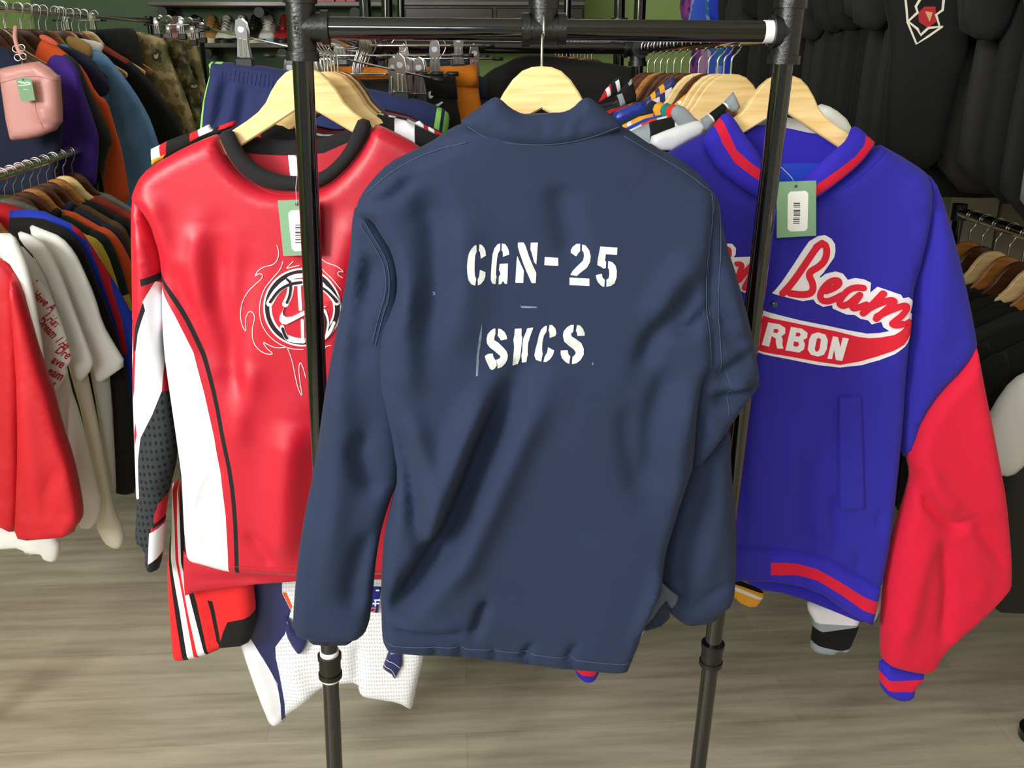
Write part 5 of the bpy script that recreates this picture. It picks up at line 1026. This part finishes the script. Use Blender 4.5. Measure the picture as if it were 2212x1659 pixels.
pm = Panel(P3, c4([(425, -200), (425, 530), (480, 680), (560, 930), (640, 1160), (722, 1366), (742, 1372), (815, 1350), (850, 1290), (960, 1225), (1060, 1120), (1160, 1100), (1290, 1090), (1288, 1150), (1320, 1182), (1400, 1195), (1540, 1215), (1600, 1250), (1636, 1262), (1650, 1200), (1662, 1130), (1720, 900), (1740, 700), (1740, -200)]), thick=.05, edge=.018, folds=[([c4([(1290, 820)])[0], c4([(1295, 1090)])[0]], -.01, .010), ([c4([(850, 900)])[0], c4([(960, 1210)])[0]], .008, .02), ([c4([(600, 800)])[0], c4([(760, 1300)])[0]], .008, .02)], wob=.006, sm=1)
wo = pm.build('body', [M_WMESH, M_NSAT, c_orange, M_RWHITE], wj, [(c4([(420, 520), (500, 520), (520, 600), (590, 740), (700, 900), (780, 1060), (810, 1400), (700, 1400)]), 3), (c4([(495, -200), (800, -200), (815, 490), (870, 600), (832, 750), (772, 830), (775, 900), (795, 980), (830, 1180), (838, 1400), (812, 1400), (806, 1200), (785, 1060), (700, 900), (590, 740), (520, 600), (500, 520)]), 1), (c4([(815, 485), (842, 485), (880, 570), (872, 600)]), 2)], res=.009)
pm.line('seam', [c4([(500, 525), (525, 610), (590, 740), (700, 900), (785, 1060), (806, 1200)]), c4([(812, 1310), (838, 1300)])], .0006, M_RWHITE, wo)
pn2 = Panel(P3.off(.03), c4([(812, 700), (850, 690), (880, 770), (965, 815), (960, 870), (930, 915), (905, 932), (860, 870), (825, 800)]), thick=.02, edge=.01, wob=.002); pn2.build('sleeve_trim', [M_NSAT], wj, res=.008)
pn3 = Panel(P3.off(.024), c4([(1485, 895), (1575, 895), (1576, 990), (1522, 1088), (1500, 1050), (1442, 1015), (1465, 950)]), thick=.02, edge=.008, wob=.002, sm=0); o3 = pn3.build('sleeve_trim', [M_NSAT], wj, res=.008)
pn3.line('stitching', [c4([(1470, 950), (1520, 965), (1560, 1000)]), c4([(1455, 985), (1510, 1010), (1530, 1060)])], .0006, M_RWHITE, o3)
nf = Panel(P3.off(.03), c4([(1340, 495), (1436, 497), (1412, 664), (1340, 655)]), thick=.004, edge=.002, wob=0, sm=0); no = nf.build('woven_label', [C('label_blue', (34, 44, 140))], wj, res=.01)
strokes_decal(nf, 'label_lettering', [(c4(p), 3.2) for p in ([(1405, 515), (1420, 515)], [(1395, 578), (1425, 578)], [(1385, 600), (1420, 600)], [(1400, 580), (1398, 612)])], M_RWHITE, no, sm=0); strokes_decal(nf, 'label_mark', [(c4([(1400, 628), (1372, 630), (1368, 652), (1392, 650), (1396, 640)]), 2.6)], C('label_orange', (226, 110, 90)), no, sm=0)
for Y, lb in ((1.70, 'shorts'),): pass
# --- shorts on clip hangers further along the left rail
PS = Plane(1.88); ns = thing('sports_shorts', 'navy sports shorts with lime green side stripes on a clip hanger', 'shorts', tuple(at(700, 600, 1.88)))
sh = [(449, 133), (480, 133), (560, 140), (640, 155), (720, 175), (800, 192), (870, 206), (930, 222), (968, 240), (972, 262), (962, 300), (970, 420), (960, 620), (440, 620), (420, 420), (431, 300), (438, 230), (446, 190), (455, 160)]
cs = lambda q: crop(400, 90, 6.9125, q)
psn = Panel(PS, sh, thick=.06, edge=.02, folds=[([(500, 165), (490, 220), (468, 290)], -.012, .010), ([(515, 175), (505, 240), (490, 290)], .008, .012), ([(540, 180), (525, 280)], -.007, .008), ([(600, 190), (580, 280)], .006, .015), ([(470, 160), (462, 280)], .005, .012), ([(880, 240), (890, 300)], -.006, .01)], wob=.004, wsc=(14, 5), seed=2)
c_lime = C('lime_rib', (150, 226, 110))
M_SHN = C('shorts_navy', (40, 48, 92), bscale=500); nso = psn.build('body', [M_SHN, c_lime], ns, [([(440, 128), (462, 128), (459, 160), (457, 175), (448, 215), (442, 290), (440, 330), (420, 330), (432, 270), (440, 210)], 1), ([(468, 128), (483, 128), (483, 138), (468, 137)], 1), ([(944, 232), (955, 232), (948, 285), (936, 285)], 1), ([(962, 236), (972, 240), (968, 290), (954, 290)], 1)], res=.008)
psn.line('gathers', [[(x, 143 + (x - 470) * .16), (x - 3, 165 + (x - 470) * .2)] for x in range(490, 640, 9)], .0007, C('navy_gather', (30, 36, 72)), nso, sm=0, lift=.0)
zc = tees[0].z
clip_hanger('chrome clip hanger holding the navy shorts, sloping down to one side', PS.P(np.array([PS.uv(700, 170)]), np.zeros(1))[0][0], 1.88, at(700, 177, 1.88).z, 0, .185, tees[0].lerp(tees[2], .6).z, tilt=-.215)
for px, py, Y, m, band, lb, w, cat in [(800, 176, 2.02, c_black, None, 'black shorts with a small white tick on the hem', .17, 'shorts'), (865, 152, 2.12, C('pumpkin', (222, 128, 36)), None, 'pumpkin orange shorts behind the black shorts', .16, 'shorts'), (950, 178, 2.2, c_ddenim, None, 'dark blue jeans folded behind the orange shorts', .1, 'jeans')]:
    p = at(px, py, Y); t = pants('sports_shorts' if cat == 'shorts' else 'jeans', lb, cat, p.x, Y, p.z, 0, m, w=w, length=.5, railz=tees[0].lerp(tees[2], sR(R_A, Y)).z, cliplabel='clip hanger with the ' + lb)
    if 'tick' in lb:
        mb = MB(); pl = Plane(1.985)
        for q in ([(926, 198), (931, 197), (930, 206), (937, 208), (931, 213), (925, 211)], [(938, 228), (955, 219), (957, 222), (944, 232), (938, 234)]):
            u = pl.uvs(q); k = len(u); mb.add(list(pl.P(u, np.zeros(k))) + list(pl.P(u, np.full(k, -.002))), [tuple(range(k)), tuple(range(2 * k - 1, k - 1, -1))] + [(i, k + i, k + (i + 1) % k, (i + 1) % k) for i in range(k)])
        mb.build('tick_mark', M_RWHITE, t)
# --- right rail, behind the blue varsity jacket
RBL = [(1.512, M_WLIGHT, dict(body=s_wht, mats=[s_wht, s_gray, s_blk], regs=bands([(-.125, -.085, 2), (-.16, -.125, 1)]), col=s_gray, arm='long', sl=.62, hw=.25), 'white satin jacket with a grey and black collar', 'jacket'),
       (1.552, M_WLIGHT, dict(mats=[s_wht, s_ored, s_teal, s_royal], regs=bands([(-.13, -.105, 1), (-.15, -.13, 0), (-.175, -.15, 1), (-.2, -.175, 3)]), col=s_ored, arm='none', hw=.24), 'white jacket with a scarlet striped collar', 'jacket'),
       (1.59, M_WLIGHT, dict(body=s_royal, col=s_teal, arm='long', sl=.6, hw=.24), 'shiny royal blue jacket with a teal collar', 'jacket'),
       (1.645, M_WDARK, dict(mats=[s_royal, s_gold, s_whr, s_blk], regs=bands([(-.2, -.09, 1), (-.135, -.128, 2), (-.155, -.143, 3), (-.185, -.178, 2)]), col=s_gold, arm='none', hw=.235), 'royal blue jacket with a broad amber striped collar', 'jacket'),
       (1.71, M_WLIGHT, dict(body=c_navy, col=c_navy, arm='long', hw=.235), 'plain navy jacket on a pale hanger', 'jacket'),
       (1.775, M_WDARK, dict(mats=[s_navy, s_gold, s_whr, c_navy], regs=bands([(-.19, -.175, 1), (-.165, -.135, 2), (-.12, -.10, 2), (-.10, -.085, 1)]), col=c_navy, arm='none', hw=.235), 'navy jersey with gold and white collar stripes', 'jersey'),
       (1.84, M_WDARK, dict(body=c_black, arm='long', mats=[c_black, s_gray], regs=bands([(-.2, -.19, 1), (-.16, -.15, 1)])), 'black jacket with two thin grey stripes', 'jacket'),
       (1.90, M_WDARK, dict(mats=[c_black, s_whr, c_red], regs=bands([(-.21, -.19, 1), (-.17, -.15, 1), (-.25, -.21, 2)]), arm='none'), 'black and red jersey with short white bars', 'jersey'),
       (1.96, M_WDARK, dict(body=c_red, arm='long'), 'dark red jacket halfway along the right rail', 'jacket'), (2.02, M_WMID, dict(body=c_dgreen, arm='long'), 'bottle green jacket deep on the right rail', 'jacket'), (2.08, M_WDARK, dict(body=c_black, arm='long'), 'black jacket second from the rear post on the right rail', 'jacket'), (2.15, M_WDARK, dict(body=c_navy, arm='long'), 'navy jacket beside the rear post of the right rail', 'jacket')]
for Y, wm, k, lb, ct in RBL:
    r = hung(R_B, sR(R_B, Y), wm, lb, 0, gar, ct, lb, ct, hh=HH, yj=2, length=.78, thick=.026, hk=1, **k)
    if lb.startswith('white satin'):
        Panel(Plane(1.515), c8([(505, 1130), (735, 1150), (738, 1228), (700, 1318), (685, 1354), (660, 1358), (632, 1350), (622, 1368), (580, 1366), (540, 1360), (515, 1340), (526, 1290), (530, 1240), (508, 1180)]), thick=.04, edge=.014, wob=.003).build('striped_cuff', [s_gray, s_blk, s_whr], r, [(c8([(500, 1238), (560, 1250), (740, 1226), (760, 1310), (690, 1322), (640, 1335), (510, 1306)]), 1), (c8([(480, 1130), (750, 1130), (750, 1225), (530, 1212)]), 2)], res=.008)
        Panel(Plane(1.53), [(1905, 1140), (1918, 1180), (1920, 1220), (1912, 1260), (1902, 1310), (1888, 1338), (1876, 1345), (1860, 1250), (1880, 1150)], thick=.03, edge=.012).build('hem', [s_wht], r, res=.01)
    if lb.startswith('royal blue jacket'):
        Panel(Plane(1.60), c8([(170, 960), (190, 1035), (215, 1052), (318, 1090), (300, 1128), (264, 1166), (230, 1155), (186, 1132), (150, 1080), (130, 980)]), thick=.03, edge=.012, wob=.002).build('amber_cuff', [s_gold, s_whr, s_blk], r, [(c8([(150, 1050), (190, 1062), (305, 1112), (300, 1122), (186, 1078), (150, 1062)]), 1), (c8([(150, 1020), (200, 1040), (330, 1085), (320, 1100), (190, 1052), (150, 1035)]), 2)], res=.008)
    ch = lambda q: crop(1100, 90, 4.424, q)
    if lb.startswith('white satin'):
        Panel(Plane(1.478), ch([(1290, 932), (1560, 820), (1830, 738), (1880, 800), (1870, 872), (1700, 960), (1500, 1072)]), thick=.02, edge=.012, wob=.006, wsc=(20, 30)).build('shoulder', [s_wht], r, res=.008)
        Panel(Plane(1.470), ch([(1825, 742), (1905, 690), (2040, 585), (2140, 478), (2180, 560), (2208, 625), (2150, 684), (2080, 645), (1960, 768), (1872, 862), (1850, 800)]), thick=.022, edge=.008, wob=0, sm=0).build('collar', [s_gray, s_blk, s_whr], r, [(ch([(1905, 690), (2035, 590), (2050, 560), (2090, 645), (1955, 765), (1950, 790)]), 1), (ch([(1888, 690), (1908, 685), (1965, 770), (1950, 785)]), 2), (ch([(2030, 575), (2050, 570), (2095, 640), (2080, 650)]), 2)], res=.005)
    if 'scarlet' in lb:
        Panel(Plane(1.525), ch([(1720, 735), (1835, 680), (1915, 610), (1980, 565), (2040, 495), (2095, 410), (2140, 408), (2120, 470), (2060, 560), (1990, 625), (1915, 670), (1830, 720), (1735, 765)]), thick=.02, edge=.006, wob=0, sm=0).build('collar', [s_ored, s_whr], r, [(ch([(1835, 670), (1905, 610), (1925, 670), (1845, 715)]), 1), (ch([(1978, 560), (2035, 500), (2062, 560), (1990, 615)]), 1)], res=.005)
    if 'teal' in lb:
        Panel(Plane(1.575), ch([(1860, 640), (1890, 570), (1950, 535), (1995, 530), (1990, 575), (1920, 625)]), thick=.02, edge=.006, wob=0).build('collar', [s_teal], r, res=.006)
        Panel(Plane(1.572), ch([(1150, 862), (1300, 750), (1420, 800), (1440, 840), (1720, 740), (1830, 735), (1560, 815), (1280, 928)]), thick=.02, edge=.008, wob=.005, wsc=(40, 40)).build('shoulder', [s_royal], r, res=.008)
    if 'amber' in lb:
        Panel(Plane(1.625), ch([(1402, 700), (1560, 610), (1650, 530), (1745, 458), (1762, 560), (1772, 645), (1765, 685), (1600, 770), (1430, 845), (1412, 780)]), thick=.022, edge=.008, wob=0, sm=0).build('collar', [s_gold, s_whr, s_blk, c_red], r, [(ch([(1498, 640), (1525, 640), (1538, 810), (1508, 815)]), 1), (ch([(1545, 600), (1570, 590), (1592, 785), (1568, 790)]), 2), (ch([(1605, 570), (1635, 560), (1655, 760), (1625, 765)]), 1)], res=.005)
    if 'gold and white' in lb:
        Panel(Plane(1.755), ch([(1280, 565), (1345, 510), (1430, 430), (1500, 380), (1560, 320), (1600, 390), (1605, 500), (1580, 595), (1480, 640), (1350, 690), (1290, 660)]), thick=.022, edge=.008, wob=0, sm=0).build('collar', [s_navy, s_gold, s_whr], r, [(ch([(1345, 500), (1388, 470), (1388, 545), (1348, 557)]), 1), (ch([(1425, 435), (1470, 395), (1476, 478), (1432, 500)]), 1), (ch([(1348, 562), (1425, 520), (1432, 640), (1362, 658)]), 2), (ch([(1475, 468), (1540, 430), (1562, 580), (1482, 605)]), 2)], res=.005)
        Panel(Plane(1.765), ch([(960, 690), (1120, 620), (1290, 560), (1360, 690), (1400, 640), (1405, 700), (1290, 760), (1150, 850), (1040, 800)]), thick=.02, edge=.008, wob=.004).build('shoulder', [s_royal], r, res=.008)
    if 'thin grey' in lb:
        Panel(Plane(1.83), ch([(1015, 520), (1080, 440), (1170, 350), (1215, 520), (1210, 570), (1060, 625)]), thick=.02, edge=.006, wob=0, sm=0).build('collar', [c_black, s_gray], r, [(ch([(1025, 510), (1070, 490), (1110, 605), (1060, 622)]), 1), (ch([(1130, 400), (1170, 345), (1185, 385), (1140, 420)]), 1)], res=.006)
    if 'short white bars' in lb:
        Panel(Plane(1.885), ch([(850, 580), (915, 460), (1005, 360), (1065, 330), (1080, 450), (1040, 500), (965, 530)]), thick=.02, edge=.006, wob=0, sm=0).build('collar', [c_red, s_whr, c_black], r, [(ch([(965, 340), (1100, 320), (1080, 480), (970, 540)]), 2), (ch([(915, 452), (950, 428), (966, 510), (932, 528)]), 1), (ch([(1005, 382), (1040, 358), (1060, 458), (1030, 482)]), 1)], res=.006)
wh = Panel(Plane(1.62), [(1765, 222), (1800, 232), (1835, 262), (1840, 300), (1790, 290), (1762, 250)], thick=.04, edge=.02)
wt = thing('hoodie', 'white hooded top whose hood shows beside the blue jacket hanger', 'hoodie', tuple(at(1790, 900, 1.62))); wh.build('hood', [c_white], wt, res=.01)
Panel(Plane(1.63), [(1600, 300), (1840, 285), (1880, 330), (1890, 700), (1860, 900), (1600, 900), (1580, 600)], thick=.03, edge=.02).build('body', [c_white], wt, res=.02)
# --- the second rack behind
for k, (Y, m, lb) in enumerate([(2.50, c_black, 'black coat nearest on the second rack'), (2.57, c_dgreen, 'dark green coat on the second rack'), (2.64, c_rust, 'rust coat on the second rack'), (2.71, c_black, 'black jacket between rust and navy coats on the second rack'), (2.79, c_navy, 'navy coat on the second rack'), (2.88, c_brown, 'brown coat on the second rack'), (2.97, c_black, 'black jacket between two brown-toned coats on the second rack'), (3.07, c_tan, 'tan coat on the second rack'), (3.18, c_char, 'charcoal coat on the second rack'), (3.30, c_dgreen, 'dark green jacket second from the rear of the second rack'), (3.42, c_black, 'black coat at the rear of the second rack')]):
    hung(R_D, sR(R_D, Y), [M_WDARK, M_WDARK, M_WMID][k % 3], lb, 0, gar, 'jacket' if 'jacket' in lb else 'coat', lb, 'jacket' if 'jacket' in lb else 'coat', body=m, arm='long', length=.85, hh=.07, drop=.05, hx=-.06, hw=.25, thick=.03, yj=1.5)
for k, (Y, lb) in enumerate([(2.52, 'black jeans nearest on the left side of the second rack'), (2.62, 'black jeans behind the nearest pair on the second rack'), (2.72, 'dark blue jeans on the second rack'), (2.82, 'black jeans behind the dark blue pair on the second rack'), (2.93, 'black jeans second from last on the second rack'), (3.05, 'black jeans last in the row on the second rack')]):
    p = R_C[0].lerp(R_C[1], sR(R_C, Y)); pants('jeans', lb, 'jeans', p.x + .02, Y, p.z - .10 + .012 * k, random.uniform(-4, 4), c_ddenim if 'blue' in lb else c_bjean, w=.19, length=.9, railz=p.z, cliplabel='clip hanger with the ' + lb)
for k in range(15):                                                          # the tight row of clip hangers on the left rail
    Y = 1.90 + k * .022 + random.uniform(-.004, .004); q_ = R_A[0].lerp(R_A[1], sR(R_A, Y)); clip_hanger('chrome clip hanger in the tight row on the left rail', q_.x, Y, q_.z - .108, random.uniform(-3, 3), .10 + .03 * (k % 3), q_.z); 
for o_ in [o for o in COL.objects if o.get('label') == 'chrome clip hanger in the tight row on the left rail']: o_['group'] = 'clip hangers crowding the left rail'
BC = thing('coat', 'black padded coat with high shoulders at the front of the second rack', 'coat', tuple(at(1180, 900, 2.36)))
Panel(Plane(2.36), [(1012, 215), (1022, 190), (1040, 168), (1062, 150), (1085, 140), (1120, 122), (1150, 117), (1200, 122), (1260, 130), (1330, 138), (1385, 150), (1410, 260), (1420, 700), (1040, 700), (1015, 400)], thick=.07, edge=.035, folds=[([(1060, 160), (1050, 230)], -.01, .012), ([(1180, 140), (1190, 240)], .008, .02)], wob=.01, wsc=(12, 12)).build('body', [c_black], BC, res=.02)

# ================================================================ RIGHT-HAND WALL: TWO TIERS OF DARK T-SHIRTS
RU = (Vector((1.27, 1.55, 2.0)), Vector((1.27, 4.45, 2.0))); RL_ = (Vector((1.27, .7, 1.05)), Vector((1.27, 2.30, 1.05)))
rail_thing('upper black rail of dark T-shirts along the right-hand wall', *RU, .0135, M_PIPE, (.02, .515, 1.0)); rail_thing('lower chrome rail of dark T-shirts by the right-hand wall', *RL_, .0135, M_CHROME, (.02, 1.0))
c_tb = [C('washed_black', (30, 30, 29), sheen=.03), C('soft_black', (20, 20, 20), sheen=.03), C('faded_black', (40, 39, 37), sheen=.03), C('black_green', (26, 29, 27), sheen=.03)]
tie = camo('tie_dye_blue', [(60, 80, 190), (120, 150, 220), (40, 110, 150), (190, 160, 200), (220, 220, 235)], 9); tie2 = camo('tie_dye_purple', [(70, 40, 100), (110, 60, 130), (150, 60, 120), (60, 40, 90), (190, 150, 190)], 9); tie3 = camo('tie_dye_rasta', [(34, 40, 34), (90, 120, 40), (226, 190, 50), (226, 120, 40), (196, 50, 36)], 9)
ups = [(1.60, c_white, 'white T-shirt at the near end of the upper right rail'), (1.67, c_gray, 'grey T-shirt next to the white one on the upper right rail')]
for k in range(26): ups.append((1.75 + k * .077, None, None))
far = [(3.78, c_blue, 'bright blue T-shirt'), (3.86, tie, 'blue tie-dye T-shirt'), (3.94, C('cobalt', (60, 90, 200)), 'cobalt blue T-shirt'), (4.02, tie, 'pale blue tie-dye T-shirt'), (4.10, C('mauve', (170, 130, 170)), 'mauve T-shirt'), (4.20, tie2, 'purple tie-dye T-shirt'), (4.30, tie2, 'dark purple tie-dye T-shirt')]
for Y, m, lb in far: ups.append((Y, m, lb + ' far along the upper right rail'))
n = 0
for Y, m, lb in ups:
    if abs(Y - 3.044) < .04: continue
    if m is None:
        m = c_tb[(n * 7 + n // 3) % 4]; w = ORD[n] if n < 20 else 'twenty-' + ORD[n - 20]; lb = f'black T-shirt, {w} past the grey one, upper right rail'; n += 1
    hung(RU, (Y - RU[0].y) / (RU[1].y - RU[0].y), M_WDARK if n % 3 else M_WMID, lb, 0, gar, 't_shirt', lb, 't-shirt', body=m, arm='short', sl=random.uniform(.32, .40), length=random.uniform(.70, .80), thick=.036, yj=6, splay=random.uniform(-.05, .14), hw=.24)
low = [(1.58, c_lgray, 'T-shirt with pale grey sleeves in front of the tie-dye sleeve'), (1.70, tie3, 'black T-shirt with a red, yellow and green tie-dye sleeve')]
m_ = 0
for Y, m, lb in low + [(1.77 + k * .058, None, None) for k in range(9)]:
    if m is None: m = c_tb[(m_ * 5 + 1) % 4]; lb = f'black T-shirt, {ORD[m_]} past the tie-dye one, lower right rail'; m_ += 1
    hung(RL_, (Y - RL_[0].y) / (RL_[1].y - RL_[0].y), [M_WMID, M_WLIGHT, M_WDARK][m_ % 3], lb, 0, gar, 't_shirt', lb, 't-shirt', body=c_tb[1] if m is tie3 else c_tb[2] if m is c_lgray else m, smats=[c_tb[1], tie3] if m is tie3 else [m], sregs=[([(.1, -.17), (.4, -.22), (.4, -.5), (.1, -.5)], 1)] if m is tie3 else (), arm='short', sl=.24 if m in (c_lgray, tie3) else random.uniform(.28, .34), length=.58, thick=.036, yj=6, hw=.235)
# the T-shirt turned to the room, with its pointed badge
PE = Plane(2.22, -14); et = thing('t_shirt', 'black T-shirt turned outward with a pointed red and cream badge', 't-shirt', tuple(at(1990, 380, 2.2)))
pe = Panel(PE, [(1900, -170), (2090, -170), (2105, 60), (2050, 240), (2030, 370), (1905, 370), (1912, 200), (1925, 90), (1905, -20)], thick=.05, edge=.03, wob=.006); eb = pe.build('body', [c_tb[1]], et, res=.02)
ck = lambda q: crop(1700, 0, 3.95, q)
strokes_decal(pe, 'badge_outline', [(ck([(1110, 0), (1075, 60), (1090, 110), (1010, 185), (1090, 250), (1115, 300), (1180, 240), (1275, 230), (1245, 130), (1300, 90), (1310, 0)]), 22 / 3.95), (ck([(985, -40), (1000, 110), (1005, 190), (1080, 375), (1180, 310), (1295, 230)]), 18 / 3.95)], C('badge_cream', (222, 214, 196)), eb, sm=0)
bd = pe.decal('badge_red', [ck([(1095, 110), (1150, 60), (1240, 60), (1245, 190), (1175, 240), (1100, 190)])], C('badge_red', (170, 42, 48)), eb); pe.decal('badge_tan', [ck([(1150, 100), (1215, 110), (1190, 190)])], C('badge_tan', (204, 158, 110)), bd, lift=.003)

# ================================================================ BACK WALL: SHELVES, SHOES, CUPBOARD
M_SHELF = wood('grey_board', (96, 92, 84), (74, 70, 62), .6, (1, 12, 12)); M_CUP = wood('dark_walnut_board', (46, 38, 30), (30, 24, 19), .5, (1, 8, 12))
def shelf(label, x0, x1, zt, zt2, y0=5.58, th=.024):
    t = thing('shelf', label, 'shelf', ((x0 + x1) / 2, (y0 + Y1) / 2, zt - th)); mb = MB(); mb.box(((x0 + x1) / 2, (y0 + Y1 - .04) / 2, zt - th / 2), (x1 - x0, Y1 - .04 - y0, th), 0, 0, 0, .003); mb.build('board', M_SHELF, t)
    for x in np.linspace(x0 + .06, x1 - .2, 3):
        mb = MB(); mb.tube([(x, Y1 - .05, zt - th - .03), (x, y0 + .06, zt - th - .03)], .014, 14); ring(mb, (x, y0 + .06, zt - th - .03), (0, 1, 0), .028, .03); ring(mb, (x, Y1 - .05, zt - th - .03), (0, 1, 0), .04, .01); smooth_auto(mb.build('bracket', M_BLACKRUB, t))
    return t


zsh = at(525, 93, 5.6).z
shelf('grey shelf holding the row of sneakers on the shaded green wall', at(418, 93, 5.6).x, -.34, zsh, 0); shelf('upper grey shelf above the sneakers', at(320, 3, 5.6).x, -.34, at(500, 3, 5.6).z, 0)


def shoe(label, px, cat_, up, sole, tongue, lace, sc=1.0, Y=5.62, yaw=0.0, high=.115):
    p = at(px, 93, Y); x, z = p.x, zsh; t = thing('sneaker' if cat_ != 'boot' else 'boot', label, cat_, (x, Y + .14, z)); R = Matrix.Rotation(yaw, 3, 'Z')
    sec = [(0, .012, .020), (.012, .03, .034), (.04, .043, .048), (.09, .049, .062), (.135, .047, .082), (.17, .043, .10), (.21, .041, high), (.255, .039, high + .004), (.28, .024, high - .015)]

    def loft(nm, f, m, par):
        v = []; n = 14; F = []
        for (yy, w, h) in sec:
            for k in range(n):
                a = math.pi * k / (n - 1); X, Z = f(w, h, a); q = R @ Vector((X * sc, (yy - .14) * sc, Z * sc)); v.append((x + q.x, Y + .14 * sc + q.y, z + q.z))
        for i in range(len(sec) - 1):
            for k in range(n - 1): F.append((i * n + k, i * n + k + 1, (i + 1) * n + k + 1, (i + 1) * n + k))
            F.append((i * n + n - 1, i * n, (i + 1) * n, (i + 1) * n + n - 1))
        F.append(tuple(range(n))); F.append(tuple((len(sec) - 1) * n + k for k in range(n - 1, -1, -1))); o = obj(nm, v, F, m, par); bmesh_clean(o); return o
    sg = lambda c: math.copysign(abs(c) ** .55, c)
    loft('upper', lambda w, h, a: (w * sg(math.cos(a)) * .94, .016 + (h - .016) * max(0, math.sin(a)) ** .6), up, t)
    loft('sole', lambda w, h, a: (w * sg(math.cos(a)) * 1.06, .028 * max(0, math.sin(a)) ** .3), sole, t)
    mb = MB(); V = lambda X, yy, Z: tuple(Vector((x, Y + .14 * sc, z)) + R @ Vector((X * sc, (yy - .14) * sc, Z * sc)))
    mb.tube([V(0, .10, .068), V(0, .15, .095), V(0, .19, high + .012), V(0, .20, high + .022)], [.016 * sc, .02 * sc, .024 * sc, .02 * sc], 10); tg_ = mb.build('tongue', tongue, t, True)
    mb = MB()
    for q in range(4): yy = .10 + q * .022; zz = .068 + q * .016; mb.tube([V(-.026, yy, zz), V(0, yy - .004, zz + .017), V(.026, yy, zz)], .003 * sc, 6)
    mb.build('laces', lace, tg_, True); return t


k_w = mat('white_leather', (226, 224, 216), rough=.4); k_b = mat('black_leather', (28, 27, 28), rough=.45); k_t = mat('tan_nubuck', (176, 132, 72), rough=.8); k_p = mat('pink_suede', (190, 120, 140), rough=.8); k_r = mat('red_leather', (170, 34, 36), rough=.4); k_i = mat('ice_sole', (150, 180, 196), rough=.3); k_c = mat('cream_rubber', (220, 210, 176), rough=.5)
for a in [('pink sneaker at the end of the shoe row', 365, 'sneaker', k_p, k_c, k_p, k_p), ('white sneaker with a black heel beside the pink one', 407, 'sneaker', k_w, k_b, k_b, k_b), ('tan boot on the shoe shelf', 444, 'boot', k_t, k_c, k_t, k_t), ('white sneaker with black laces next to the tan boot', 478, 'sneaker', k_w, k_b, k_w, k_b), ('white sneaker with black laces, mate beside the cream-soled shoe', 511, 'sneaker', k_w, k_b, k_w, k_b), ('black sneaker with a cream sole', 540, 'sneaker', k_b, k_c, k_b, k_b), ('white sneaker with an ice blue sole', 572, 'sneaker', k_w, k_i, k_w, k_w), ('red sneaker beside the rack upright', 606, 'sneaker', k_r, k_b, k_r, k_b)]: shoe(*a, sc=1.02)
for k, px in enumerate((675, 695, 715, 738, 760)):
    p = at(px, 0, 5.7); zz = at(500, 3, 5.6).z; t = thing('shoe_box', f'red shoe box, {ORD[k]} from the front upright on the upper shelf', 'box', (p.x, 5.74, zz)); w = .045
    mb = MB(); mb.box((p.x, 5.74, zz + .05), (.05, .22, .10)); mb.build('body', k_r, t); mb = MB(); mb.box((p.x, 5.74, zz + .105), (.054, .225, .022)); mb.build('lid', k_w if k % 2 else k_r, t)
cx0, cx1 = at(872, 50, 5.2).x, at(1262, 50, 5.2).x; zb_, zt_ = at(1060, 97, 5.2).z, 2.1
cp = thing('wall_cupboard', 'dark walnut cupboard high on the back wall', 'cupboard', ((cx0 + cx1) / 2, 5.5, zb_)); mb = MB(); mb.box(((cx0 + cx1) / 2, (5.2 + Y1) / 2, (zb_ + zt_) / 2), (cx1 - cx0, Y1 - 5.2, zt_ - zb_), 0, 0, 0, .005); mb.build('body', M_CUP, cp)
zr_ = at(1060, 8, 5.18).z; mb = MB(); mb.box(((cx0 + cx1) / 2, 5.185, zr_), (cx1 - cx0, .028, .018), 0, 0, 0, .003); mb.build('ledge', M_SHELF, cp)
for s in (0, 1):
    mb = MB(); xm = (cx0 + cx1) / 2; mb.box((xm + (s - .5) * (cx1 - cx0) / 2, 5.19, (zb_ + zr_) / 2), ((cx1 - cx0) / 2 - .02, .02, zr_ - zb_ - .04), 0, 0, 0, .004); dd = mb.build('door', M_CUP, cp)
    mb = MB(); mb.tube([(xm + (s - .5) * .12, 5.175, zb_ + .06), (xm + (s - .5) * .12, 5.165, zb_ + .06)], .011, 12); mb.build('knob', M_CHROME, dd, True)
